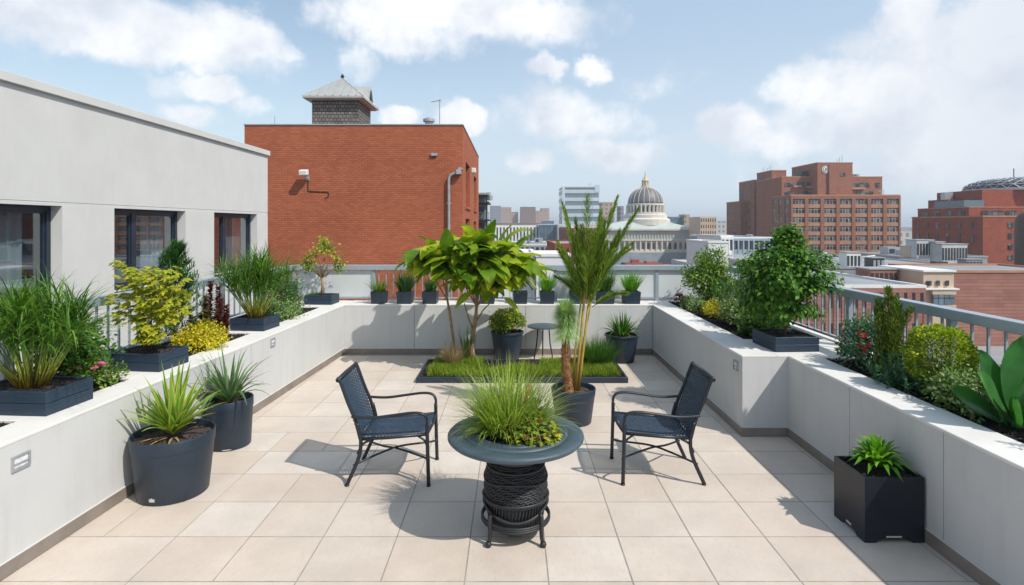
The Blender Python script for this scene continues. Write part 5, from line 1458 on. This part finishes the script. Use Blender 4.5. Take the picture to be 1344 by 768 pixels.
# dark round tower at the right edge
t=thing('dark_round_tower','dark brown rounded building cut off by the right edge','building',(X_(1352,90),90,0))
mb=MB(); mb.lathe([(1.9,G),(1.9,Z_(292,90)),(1.7,Z_(285,90)),(1.1,Z_(279,90)),(.2,Z_(276,90))],28); mb.build('wall',basic('dark_brown_cladding',(.09,.05,.04),.6,var=.2),t,smooth=True)

# ---- city hall with the dome
Y=300; t=thing('domed_city_hall','pale stone city hall with a ribbed grey dome and gilded lantern','building',(X_(847,Y),Y,0)); k_=300/750
def zz_(py): return Z_(py,300)
mb=MB(); W2=(913-775)/2*k_; xc=((913+775)/2-847)*k_
mb.box(xc-W2,xc+W2,-2,30,G,zz_(332)); mb.build('base_wall',M['blue'],t)
mb=MB(); mb.box(xc-W2+.5,xc+W2-.5,0,28,zz_(332),zz_(301)); mb.build('wall',M['stone'],t)
mb=MB(); mb.box(xc-W2-.4,xc+W2+.4,-1.4,28.6,zz_(331.5),zz_(329)); mb.box(xc-W2-.2,xc+W2+.2,-1.0,28.4,zz_(316),zz_(314)); mb.box(xc-W2-.9,xc+W2+.9,-1.8,29,zz_(302.5),zz_(300.5)); mb.build('cornice',M['stone'],t)
mb=MB(); n=19
for i in range(n+1):
    x=xc-W2+.6+(2*W2-1.8)*i/n; mb.box(x,x+.6,-.8,-.01,zz_(329),zz_(316))
mb.build('pilasters',M['stone'],t)
for i in range(n):
    x=xc-W2+.6+(2*W2-1.8)*i/n+1.0; wdt=(2*W2-1.8)/n-1.4
    mb=MB(); h0,h1=zz_(327),zz_(320.5); r_=wdt/2; pts=[(x,-.12,h0),(x+wdt,-.12,h0),(x+wdt,-.12,h1)]+[(x+r_+r_*math.cos(a*math.pi/6),-.12,h1+r_*math.sin(a*math.pi/6)) for a in range(1,6)]+[(x,-.12,h1)]
    mb.face(pts); mb.face([(p[0],-.02,p[2]) for p in pts][::-1])
    for a in range(len(pts)):
        b=(a+1)%len(pts); mb.face([pts[a],(pts[a][0],-.02,pts[a][2]),(pts[b][0],-.02,pts[b][2]),pts[b]])
    mb.build('window',M['farwin'],t)
mb=MB()
for i in range(34):
    x=xc-W2+.8+(2*W2-2)*i/34; hgt=zz_(304)-zz_(313.5)
    mb.box(x,x+.75,-.5,-.01,zz_(313.5),zz_(313.5)+hgt*U(.75,1)); 
mb.build('frieze',M['roofgreen'],t)
mb=MB(); ry=zz_(300.4); pk=zz_(289)
mb.v+= [(xc-W2,-1.5,ry),(xc+W2,-1.5,ry),(xc+W2,29,ry),(xc-W2,29,ry),(xc-W2*.25,6,pk),(xc+W2*.4,6,pk),(xc+W2*.4,22,pk),(xc-W2*.25,22,pk)]
for f in ((0,1,5,4),(1,2,6,5),(2,3,7,6),(3,0,4,7),(4,5,6,7)): mb.f.append(f); mb.m.append(0)
mb.build('roof',M['roofgreen'],t)
dc=(3.3,14,0)
mb=MB(); mb.lathe([(13.2,zz_(296)),(13.2,zz_(288)),(11.6,zz_(286)),(11.6,zz_(282)),(10.8,zz_(281)),(10.8,zz_(279)),(9.3,zz_(278.5)),(9.3,zz_(269)),(10.0,zz_(268.6)),(10.0,zz_(266.8)),(8.8,zz_(266.2))],48,c=dc); mb.build('drum',M['stone'],t)
for k in range(28):
    a=2*math.pi*k/28
    mb=MB(); mb.tube([(dc[0]+10.1*math.cos(a),14+10.1*math.sin(a),zz_(279)),(dc[0]+10.1*math.cos(a),14+10.1*math.sin(a),zz_(268.6))],.36,6); mb.build('column',M['stone'],t)
for k in range(28):
    a=2*math.pi*(k+.5)/28; u=V((-math.sin(a),math.cos(a),0)); nn=V((math.cos(a),math.sin(a),0)); mb=MB()
    mb.uvw(V((dc[0]+9.28*math.cos(a),14+9.28*math.sin(a),zz_(277.5)))-u*.5,u*1.0,nn*.1,V((0,0,zz_(270.5)-zz_(277.5)))); mb.build('drum_window',M['farwin'],t)
mb=MB(); DR=9.4; zb=zz_(266.2); DH=zz_(243.5)-zb
prof=[(DR*math.cos(a*math.pi/2/14)**.9 if a<14 else .3,zb+DH*math.sin(a*math.pi/2/14)) for a in range(0,14)]; mb.lathe(prof,48,c=dc); mb.build('dome',M['domegrey'],t,smooth=True)
mb=MB()
for k in range(20):
    a=2*math.pi*k/20; mb.tube([(dc[0]+(r+.05)*math.cos(a),14+(r+.05)*math.sin(a),z) for r,z in prof],[.17]*len(prof),5)
mb.build('dome_ribs',M['stone'],t,smooth=True)
mb=MB(); mb.lathe([(2.7,zz_(244.2)),(2.7,zz_(242.8)),(1.7,zz_(242.4)),(1.5,zz_(235.5)),(2.0,zz_(235)),(1.9,zz_(234)),(1.3,zz_(232.5)),(.8,zz_(230)),(.35,zz_(227.5)),(.12,zz_(222))],16,c=dc); mb.build('lantern',M['gold'],t)
mb=MB()
for k in range(8):
    a=2*math.pi*k/8; mb.tube([(dc[0]+1.85*math.cos(a),14+1.85*math.sin(a),zz_(242.4)),(dc[0]+1.85*math.cos(a),14+1.85*math.sin(a),zz_(235.4))],.2,5)
mb.build('lantern_columns',M['stone'],t)

# ---- striped glass office
Y=330; t=thing('striped_glass_tower','blue-and-white striped glass office block left of the dome','building',(X_(739,Y),Y,0)); x1=X_(786,Y)-t.location.x; z1=Z_(245.5,Y)
mb=MB(); mb.box(0,x1,0,26,G,z1); mb.build('core',M['bluewin'],t)
mb=MB(); n=9
for i in range(n):
    z=z1-.3-4.55*(i+1)+1.2
    mb.box(-.25,x1+.25,-.35,26.2,z,z+2.05)
mb.box(-.3,x1+.3,-.4,26.3,z1-.3,z1+.3); mb.build('floor_bands',M['paleband'],t)
mb=MB(); mb.box(-.5,1.0,-.5,0,G,z1); mb.box(x1-2.5,x1+.5,-.55,0,z1-3,z1+1.2); mb.build('corner_piers',M['paleband'],t)
mb=MB()
for i in range(12): mb.box(1+i*1.45,1.12+i*1.45,-.45,-.36,G,z1-.3)
mb.build('mullions',M['metalgrey'],t)
rooffit(t,x1-5,4,z1+.3,'dish'); 
# ---- simple blocks near/far, each a thing with wall, roof edge, windows
def cityblock(name,label,px0,px1,py,Y,dep,mat,edgemat=None,nx=0,nz=0,winmat=None,fh=3.4,pier=.4,span=.45,rot=0,group=None,units=0,base=G,side=0,mull=2,proud=.25):
    x0=X_(px0,Y); w=X_(px1,Y)-x0; z=Z_(py,Y)
    t=thing(name,label,'building',(x0,Y,0),math.radians(rot),group)
    block(t,'wall',mat,0,w,0,dep,base,z); mr_=MB(); mr_.box(.2,w-.2,.2,dep-.2,z+.002,z+.05); mr_.build('roof',M['roofwhite'] if mat in (M['white'],M['roofwhite']) else M['roofgrey'],t); edge(t,0,w,0,dep,z,edgemat or mat,.3,.3)
    if nx: grid_facade(t,mat,(0,0,0),(1,0,0),(0,-1,0),w,z-.5-nz*fh,z,nx,nz,pier,span,proud,winmat,mull,topmargin=.5)
    if side: grid_facade(t,mat,(0,dep,0),(0,-1,0),(-1,0,0),dep,z-.5-nz*fh,z,side,nz,pier,span,proud,winmat,mull,topmargin=.5)
    for k in range(units): rooffit(t,U(.1,.8)*w,U(.2,.7)*dep,z+.05,random.choice(['box','box','mast']),U(.5,1.0)*min(1.5,w/12))
    return t
cityblock('slab_tower','grey and tan high-rise farthest left on the skyline','643 664'.split() and 643,657,270.5,700,25,M['farA'],units=1)
cityblock('slab_tower','tan stepped high-rise behind the balcony tower on the skyline',656,671,272.5,705,30,M['farB'])
cityblock('slab_tower','low tan shoulder block right of the leftmost high-rise',669,680,278.5,708,30,M['farB'])
cityblock('slab_tower','dark brown high-rise between the brick building and the striped glass tower',683,703,272,700,30,M['farC'],units=1)
cityblock('slab_tower','tan high-rise joined to the dark brown high-rise',702,713,277,705,30,M['farB'])
cityblock('slab_tower','tan slab with stepped top right of the dark brown high-rise',710.5,721,273.5,707,30,M['farB'])
cityblock('podium_block','low brown block at the foot of the far high-rises',652,722,293,690,20,M['farC'])
cityblock('colonnade_building','white building with tall narrow windows behind the big-leafed tree',646,708,297,260,25,M['white'],M['white'],14,1,M['farwin'],9.0,.55,.15,mull=1,proud=.6)
cityblock('glass_block','blue glass block between the white colonnade building and the brick block',707,732,295,250,20,M['bluewin'],M['paleband'],6,4,M['bluewin'],3.2,.12,.2)
cityblock('glass_block','small blue glass penthouse block behind the colonnade building',712,727,290.5,290,14,M['bluewin'],M['metalgrey'])
t=cityblock('brick_office_block','brick office block with a white roof edge below the striped glass tower',747,790,299,130,26,M['brickD'],M['white'],6,5,M['farwin'],3.3,.5,.45,side=7)
cityblock('low_roof_building','flat-roofed grey building in front of the colonnade building',650,728,322,150,30,M['roofgrey'],M['white'],12,1,M['farwin'],2.2,.4,.3,units=3)
cityblock('white_roof_shed','low building with a white roof just beyond the far railing, left one',640,702,335,62,9,M['roofwhite'],M['white'])
cityblock('white_roof_shed','low building with a white roof just beyond the far railing, right one',704,748,337,60,8,M['roofwhite'],M['white'])
cityblock('brick_terrace','low dark red brick building behind the white-roofed sheds',728,775,322,90,20,M['brickC'],M['brickC'],7,2,M['farwin'],3.0,.5,.4)
cityblock('white_podium','white flat-topped podium in front of the striped glass tower',733,790,295.5,240,12,M['white'],M['white'])
cityblock('slab_tower','tan tower peeking out between the glass tower and the dome',789,806,266,420,20,M['farB'])
cityblock('slab_tower','narrow dark tower just left of the dome',814,818.5,271,430,14,M['farA'])
t=cityblock('teal_glass_building','teal glass building right of the dome',878,903,285,380,24,M['teal'],M['metalgrey'],6,4,M['bluewin'],3.4,.1,.3)
cityblock('slab_tower','narrow tan tower with a grey top right of the teal glass building',898,905,282,375,12,M['farB'])
cityblock('tan_apartment_block','orange-tan apartment block between the dome and the big brick building',919,940,285.5,280,18,M['beige'],M['beige'],7,8,M['farwin'],3.1,.5,.45)
cityblock('hazy_block','greyish low block right of the orange-tan apartments',937,956,291,400,30,M['farD'])
cityblock('white_low_building','small white building with a tall slit window by the right end of the far railing',930,956,319,95,12,M['white'],M['white'])
cityblock('white_low_building','white low block with a dark window band, behind the far right shrubs',946,962,311,110,14,M['white'],M['white'],3,1,M['farwin'],3.0,.3,.3)
t=cityblock('blue_grey_building','blue-grey low building with a patterned wall below the big brick building',962,1016,313,125,30,M['blue'],M['white'],8,1,M['farwin'],3.2,.3,.4,units=2)
cityblock('grey_infill_block','pale grey block in the gap right of the big brick building',1180,1199,303,260,20,M['farD'],units=1)
# roofs in the lower right
t=cityblock('flat_roof_building','wide flat grey roof below the big brick building',1030,1292,353,84,46,M['roofgrey'],M['metalgrey'],units=2)
zr=Z_(353,84); wr=X_(1292,84)-X_(1030,84)
for k in range(16):
    x=U(.25,.97)*wr; y=U(1,36); mb=MB(); kk=k%4
    if kk==0: mb.lathe([(.25,0),(.25,.7),(.42,.75),(.42,1.0),(.1,1.15)],12,c=(x,y,zr+.05)); nm='roof_vent'
    elif kk==1: mb.box(x,x+U(.8,2.2),y,y+U(.8,1.6),zr+.05,zr+U(.6,1.3)); nm='roof_hatch'
    elif kk==2: mb.tube([(x,y,zr+.3),(x+U(3,7),y,zr+.3),(x+U(3,7),y+3,zr+.3)],.14,6); nm='roof_pipe'
    else: mb.tube([(x,y,zr),(x,y,zr+1.4)],.09,6); nm='flue'
    mb.build(nm,[M['metalgrey'],M['mech'],M['white'],M['dark']][random.randrange(4)],t)
cityblock('flat_roof_building','grey flat-roofed building with plant housings left of the lattice-dome building',1180,1296,338,112,16,M['roofgrey'],M['metalgrey'],units=3)
cityblock('pink_brick_building','pinkish brick building with a white parapet beyond the right railing',1000,1214,378,60,22,M['brickD'],M['white'],20,5,M['farwin'],3.2,.6,.5,proud=.15)
t=cityblock('ribbed_brick_building','low red building with horizontal ribs at the lower right',1252,1420,358,70,12,M['brickD'],M['spandrel'])
def unit(name,label,cat,px0,px1,pt,pb,Y,dep,mat,extra=None):
    t=thing(name,label,cat,(X_(px0,Y),Y,Z_(pb,Y))); w=X_(px1,Y)-X_(px0,Y); h=Z_(pt,Y)-Z_(pb,Y)
    mb=MB(); mb.box(0,w,0,dep,0,h); mb.build('housing',mat,t,bevel=.05)
    mb=MB(); n=max(2,int(w/.5))
    for k in range(n): mb.box(w*(k+.2)/n,w*(k+.8)/n,-.06,-.001,h*.18,h*.82)
    mb.build('louvres',M['dark'] if mat is not M['dark'] else M['metalgrey'],t)
    mb=MB(); mb.box(-.1,w+.1,-.1,dep+.1,h+.001,h+.15); mb.build('cap',M['metalgrey'],t)
    return t
unit('rooftop_unit','white cabinet on the flat roof below the big brick building','roof unit',1111,1130,332,352.8,86,2,M['white'])
unit('rooftop_unit','dark tank-like housing on the flat grey roof','roof unit',1145,1161,339,354,85,2,M['dark'])
unit('rooftop_unit','rough brick stair housing at the edge of the flat grey roof','roof unit',1142,1179,354,378,70,3,M['brickD'])
for i,(a,b,c,d_,lab) in enumerate(((1195,1206,324,338,'tan plant housing at the left end of the rooftop cluster'),(1203,1226,315.5,339,'tall louvred plant housing in the rooftop cluster'),(1228,1240,318,339,'beige plant housing in the middle of the rooftop cluster'),(1236,1270,321,346,'large whitish plant housing at the right of the rooftop cluster'))):
    unit('plant_housing',lab,'roof unit',a,b,c,d_,108-i*1.5,3,[M['beige'],M['mech'],M['beige'],M['mech']][i])
unit('rooftop_unit','plain grey wall housing in front of the lattice-dome building','roof unit',1268,1290,341,357,100,2,M['roofgrey'])
# corner bay
t=thing('corner_bay_building','beige corner building with a bay of pale windows at the lower right','building',(X_(1212,66),66,0)); w=X_(1252,66)-X_(1212,66); z=Z_(357,66)
mb=MB(); mb.box(0,w,0,8,G,z); mb.build('wall',M['beige'],t)
mb=MB(); mb.box(-.15,w+.15,-.2,8,z+.001,z+.2); mb.box(-.2,w+.2,-.6,8,Z_(380,66),Z_(378,66)); mb.build('cornice',M['white'],t)
for a in (1228,1240): winobj(t,(X_(a,66)-X_(1212,66),-.08,Z_(375,66)),(1,0,0),(0,-1,0),.4,.6,M['farwin'],1)
winobj(t,(.25,-.08,Z_(375,66)),(1,0,0),(0,-1,0),.6,.55,M['farwin'],2)
mb=MB(); mb.box(.7,w-.1,-.5,-.001,G,Z_(400,66)); mb.box(.7,w-.1,-.5,-.001,Z_(386,66),Z_(380.5,66)); mb.build('bay',M['beige'],t)
for k in range(4): winobj(t,(.8+k*.62,-.45,Z_(399.5,66)),(1,0,0),(0,-1,0),.55,1.15,M['bluewin'],1)
# balcony tower beside the brick building
Y=34; t=thing('balcony_tower','narrow green-grey iron balcony tower behind the right edge of the red brick building','tower',(X_(622,Y),Y,0)); x=lambda p:X_(p,Y)-X_(622,Y)
mb=MB(); mb.box(x(622),x(637),1,3,G,Z_(254,Y)); mb.build('core',M['metalgrey'],t)
for i,py in enumerate((265,288)):
    mb=MB(); mb.box(x(620),x(642),-.2,3,Z_(py+2,Y),Z_(py,Y)); mb.build('deck',M['dark'],t)
    mb=MB()
    for k in range(9): mb.box(x(622)+k*.11,x(622)+k*.11+.025,-.2,-.17,Z_(py,Y),Z_(py-8,Y))
    mb.box(x(620),x(642),-.22,-.16,Z_(py-8,Y),Z_(py-9,Y)); mb.build('balustrade',basic('green_iron'+str(i),(.08,.14,.12),.6),t)
for p in (624,638):
    mb=MB(); mb.box(x(p),x(p)+.09,-.15,-.06,G,Z_(256,Y)); mb.build('post',M['dark'],t)
mb=MB(); mb.box(x(620),x(640),-.4,3,Z_(256,Y),Z_(253.5,Y)); mb.build('roof',M['metalgrey'],t)
mb=MB(); mb.lathe([(.02,0),(.16,.02),(.16,.3),(.02,.32)],12,c=(x(643),.2,Z_(263,Y))); mb.lathe([(.02,0),(.12,.02),(.12,.25),(.02,.26)],12,c=(x(641.5),.2,Z_(258,Y))); mb.build('lamp',M['metalgrey'],t)
mb=MB(); mb.box(x(625),x(635),.9,.99,Z_(286,Y),Z_(271,Y)); mb.box(x(625),x(635),.9,.99,Z_(306,Y),Z_(293,Y)); mb.build('window',M['bluewin'],t)

# ---- hazy skyline: simple far blocks all round, beyond everything else
rs=random.Random(11)
mats=[M['farA'],M['farB'],M['farC'],M['farD']]
for k in range(190):
    a=rs.uniform(-1.25,1.25); d=rs.uniform(420,1500)
    x,y=d*math.sin(a),d*math.cos(a)
    if y<250: continue
    w=rs.uniform(18,46); dp=rs.uniform(15,35); h=rs.uniform(8,24)+ (rs.random()<.12)*rs.uniform(3,7)
    mb=MB(); mb.box(-w/2,w/2,0,dp,0,h); mb.box(-w*.2,w*.1,dp*.3,dp*.6,h,h+3)
    o=mb.build('skyline_block',mats[rs.randrange(4)]); o.location=(x,y,G); o.rotation_euler.z=rs.uniform(-.5,.5)
    tag(o,'pale hazy block on the distant city skyline','building','distant skyline blocks')
# lower blocks filling the streets between
for k in range(46):
    a=rs.uniform(-.75,.9); d=rs.uniform(60,330); x,y=d*math.sin(a),d*math.cos(a)
    if y<45 : continue
    w=rs.uniform(14,26); dp=rs.uniform(12,22); h=rs.uniform(7,13)
    mb=MB(); mb.box(-w/2,w/2,0,dp,0,h); mb.box(-w*.3,-w*.1,dp*.3,dp*.6,h,h+1.6)
    o=mb.build('street_block',[M['roofgrey'],M['brickD'],M['beige'],M['farD'],M['brickC']][rs.randrange(5)]); o.location=(x,y,G)
    tag(o,'low roof in the streets between the larger buildings','building','low blocks between the streets')
mb=MB(); mb.box(-6000,6000,-6000,6000,G-.5,G); o=mb.build('ground',M['asphalt']); tag(o,kind='structure')
# our own building below the terrace
t=thing('host_building','building whose roof carries the terrace','building',(0,0,0))
mb=MB(); mb.box(-3.7,3.6,-3.0,9.7,G,-.26); mb.build('wall',M['facade'],t)
# ================================================================== HAZE, SKY, SUN, CAMERA
mb=MB(); mb.box(-6200,6200,-6200,6200,G-1.5,42)
o=mb.build('haze',[]); tag(o,kind='stuff')
m=bpy.data.materials.new('air_haze'); m.use_nodes=True; nt=m.node_tree; nt.nodes.clear()
out=nt.nodes.new('ShaderNodeOutputMaterial'); pv=nt.nodes.new('ShaderNodeVolumePrincipled')
pv.inputs['Color'].default_value=(.86,.92,1,1); pv.inputs['Density'].default_value=HAZE
pv.inputs['Anisotropy'].default_value=.2
nt.links.new(pv.outputs[0],out.inputs['Volume'])
o.data.materials.append(m)

sd=V((1,-.79,1.42)).normalized()      # towards the sun
el=math.asin(sd.z); az=math.atan2(sd.x,sd.y)
sun=bpy.data.lights.new('sun','SUN'); sun.energy=SUN; sun.angle=math.radians(.8); sun.color=(1,.95,.87)
so=bpy.data.objects.new('sun',sun); COL.objects.link(so); so.rotation_euler=(-sd).to_track_quat('-Z','Y').to_euler(); so.location=(20,-20,30)
w=bpy.data.worlds.new('World'); sc.world=w; w.use_nodes=True; nt=w.node_tree; bg=nt.nodes['Background']
sky=N(nt,'ShaderNodeTexSky'); sky.sky_type='NISHITA'; sky.sun_disc=False; sky.sun_elevation=el; sky.sun_rotation=az
sky.air_density=1.0; sky.dust_density=1.2; sky.ozone_density=1.2
# clouds: soft masses placed by direction in the sky, broken up by noise
tc=N(nt,'ShaderNodeTexCoord'); gen=tc.outputs['Generated']
def tex(scale,det,rough,w=0):
    n=N(nt,'ShaderNodeTexNoise'); n.inputs['Scale'].default_value=scale; n.inputs['Detail'].default_value=det; n.inputs['Roughness'].default_value=rough
    nt.links.new(gen,n.inputs['Vector']); return n
nzA=tex(4.0,3,.5); nzB=tex(17.0,8,.62); nz=tex(9.0,12,.60); nz2=tex(6.0,9,.58)
def warp(vec,n,amt):
    wv=N(nt,'ShaderNodeVectorMath',operation='SUBTRACT'); nt.links.new(n.outputs['Color'],wv.inputs[0]); wv.inputs[1].default_value=(.5,.5,.5)
    ws=N(nt,'ShaderNodeVectorMath',operation='SCALE'); nt.links.new(wv.outputs[0],ws.inputs[0]); ws.inputs['Scale'].default_value=amt
    wd=N(nt,'ShaderNodeVectorMath',operation='ADD'); nt.links.new(vec,wd.inputs[0]); nt.links.new(ws.outputs[0],wd.inputs[1]); return wd.outputs[0]
wdo=warp(warp(gen,nzA,.07),nzB,.055)
def cdir(px,py): return V(((px-CX)/F,1,(HY-py)/F)).normalized()
CL_=[(150,38,190,44,1),(300,45,70,36,.9),(30,30,80,50,.7),(275,120,34,15,.85),(330,142,28,10,.5),(245,160,28,12,.7),(215,122,24,10,.4),(382,66,15,14,.5),
 (600,14,170,40,1),(560,45,90,30,.8),(475,78,28,24,.6),(690,20,60,26,.7),(527,150,22,13,.95),(610,158,22,16,1.1),(715,92,18,10,.8),(772,90,19,12,.8),(692,215,24,13,.6),(835,110,40,16,.35),
 (740,150,110,30,.45),(835,160,30,16,.5),(820,200,90,20,.6),(880,188,26,14,.5),
 (1200,28,42,34,.9),(1290,50,130,60,.9),(1240,105,120,44,.95),(1060,115,50,26,.8),(1110,130,90,40,.8),(960,165,42,24,.85),(1040,175,90,34,.7),(1190,170,140,44,.75),(1320,160,120,80,.8),(1130,230,160,30,.35),(1165,95,60,30,.7)]
dens=None
for (px,py,rx,ry,wgt) in CL_:
    rx*=1.08+6/rx; ry*=1.08+6/ry; c=cdir(px,py); right=V((c.y,-c.x,0)).normalized(); up=right.cross(c).normalized()
    # direction radii
    ax=rx/F*c.y*1.0; ay=ry/F*c.y
    sb=N(nt,'ShaderNodeVectorMath',operation='SUBTRACT'); nt.links.new(wdo,sb.inputs[0]); sb.inputs[1].default_value=tuple(c)
    d1=N(nt,'ShaderNodeVectorMath',operation='DOT_PRODUCT'); nt.links.new(sb.outputs[0],d1.inputs[0]); d1.inputs[1].default_value=tuple(right/ax)
    d2=N(nt,'ShaderNodeVectorMath',operation='DOT_PRODUCT'); nt.links.new(sb.outputs[0],d2.inputs[0]); d2.inputs[1].default_value=tuple(up/ay)
    d3=N(nt,'ShaderNodeVectorMath',operation='DOT_PRODUCT'); nt.links.new(sb.outputs[0],d3.inputs[0]); d3.inputs[1].default_value=tuple(c*3)
    cb=N(nt,'ShaderNodeCombineXYZ'); nt.links.new(d1.outputs['Value'],cb.inputs[0]); nt.links.new(d2.outputs['Value'],cb.inputs[1]); nt.links.new(d3.outputs['Value'],cb.inputs[2])
    ln=N(nt,'ShaderNodeVectorMath',operation='LENGTH'); nt.links.new(cb.outputs[0],ln.inputs[0])
    mr=N(nt,'ShaderNodeMapRange',interpolation_type='SMOOTHSTEP'); nt.links.new(ln.outputs['Value'],mr.inputs[0]); mr.inputs[1].default_value=.35; mr.inputs[2].default_value=1.45; mr.inputs[3].default_value=wgt; mr.inputs[4].default_value=0
    if dens is None: dens=mr.outputs[0]
    else:
        mx=N(nt,'ShaderNodeMath',operation='MAXIMUM'); nt.links.new(dens,mx.inputs[0]); nt.links.new(mr.outputs[0],mx.inputs[1]); dens=mx.outputs[0]
# other parts of the sky get scattered cloud as well
sx=N(nt,'ShaderNodeSeparateXYZ'); nt.links.new(gen,sx.inputs[0])
bk=N(nt,'ShaderNodeMapRange'); nt.links.new(sx.outputs[1],bk.inputs[0]); bk.inputs[1].default_value=.35; bk.inputs[2].default_value=-.2; bk.inputs[3].default_value=0; bk.inputs[4].default_value=.6
n2r=N(nt,'ShaderNodeMapRange',interpolation_type='SMOOTHSTEP'); nt.links.new(nz2.outputs[0],n2r.inputs[0]); n2r.inputs[1].default_value=.5; n2r.inputs[2].default_value=.7
mu=N(nt,'ShaderNodeMath',operation='MULTIPLY'); nt.links.new(bk.outputs[0],mu.inputs[0]); nt.links.new(n2r.outputs[0],mu.inputs[1])
mx=N(nt,'ShaderNodeMath',operation='MAXIMUM'); nt.links.new(dens,mx.inputs[0]); nt.links.new(mu.outputs[0],mx.inputs[1]); dens=mx.outputs[0]
# erode with noise:  d + (noise-.5)*k
er=N(nt,'ShaderNodeMath',operation='MULTIPLY_ADD'); nt.links.new(nz.outputs[0],er.inputs[0]); er.inputs[1].default_value=1.7; er.inputs[2].default_value=-.91
ad=N(nt,'ShaderNodeMath',operation='ADD'); nt.links.new(er.outputs[0],ad.inputs[0]); nt.links.new(dens,ad.inputs[1])
cv=N(nt,'ShaderNodeMapRange',interpolation_type='SMOOTHSTEP'); nt.links.new(ad.outputs[0],cv.inputs[0]); cv.inputs[1].default_value=.10; cv.inputs[2].default_value=.68; cv.inputs[4].default_value=.92
# light and grey parts of the cloud
shade=ramp(nt,nz2.outputs[0],[(.38,(5.6,6.0,6.7)),(.56,(8.1,8.15,8.3))]).outputs[0]
# greyer towards the right
rt=N(nt,'ShaderNodeMapRange',interpolation_type='SMOOTHSTEP'); nt.links.new(sx.outputs[0],rt.inputs[0]); rt.inputs[1].default_value=.42; rt.inputs[2].default_value=.66
nzr=N(nt,'ShaderNodeMath',operation='MULTIPLY'); nt.links.new(rt.outputs[0],nzr.inputs[0]); nzr.inputs[1].default_value=.55
shade=mixc(nt,nzr.outputs[0],shade,(4.6,5.1,5.9))
# thin veil low down and to the right
veil=N(nt,'ShaderNodeMapRange',interpolation_type='SMOOTHSTEP'); nt.links.new(sx.outputs[2],veil.inputs[0]); veil.inputs[1].default_value=.36; veil.inputs[2].default_value=.0; veil.inputs[3].default_value=0.10; veil.inputs[4].default_value=.80
vx=N(nt,'ShaderNodeMapRange',interpolation_type='SMOOTHSTEP'); nt.links.new(sx.outputs[0],vx.inputs[0]); vx.inputs[1].default_value=-.45; vx.inputs[2].default_value=.3; vx.inputs[3].default_value=.16; vx.inputs[4].default_value=.62
skyb=mixc(nt,vx.outputs[0],mixc(nt,1.0,sky.outputs[0],(1.35,1.35,1.2),'MULTIPLY'),(4.0,5.2,6.7))
base=mixc(nt,veil.outputs[0],skyb,(5.3,6.1,6.9))
col=mixc(nt,cv.outputs[0],base,shade)
nt.links.new(col,bg.inputs[0]); bg.inputs[1].default_value=SKY

cam=bpy.data.cameras.new('camera'); co=bpy.data.objects.new('camera',cam); COL.objects.link(co)
co.location=(0,0,CAMZ); co.rotation_euler=(math.radians(90),0,0)
cam.lens=36*F/1344; cam.sensor_width=36; cam.shift_y=-(384-HY)/1344; cam.clip_start=.05; cam.clip_end=12000
sc.camera=co; w.cycles.sampling_method="MANUAL"; w.cycles.sample_map_resolution=256
sc.render.engine='CYCLES'; cy=sc.cycles; cy.volume_bounces=0; cy.max_bounces=6; cy.transparent_max_bounces=16
cy.volume_step_rate=5; cy.volume_max_steps=64
sc.view_settings.view_transform='Standard'; sc.view_settings.look='None'; sc.view_settings.gamma=1; sc.view_settings.exposure=EXPO
sc.render.resolution_x=1344; sc.render.resolution_y=768
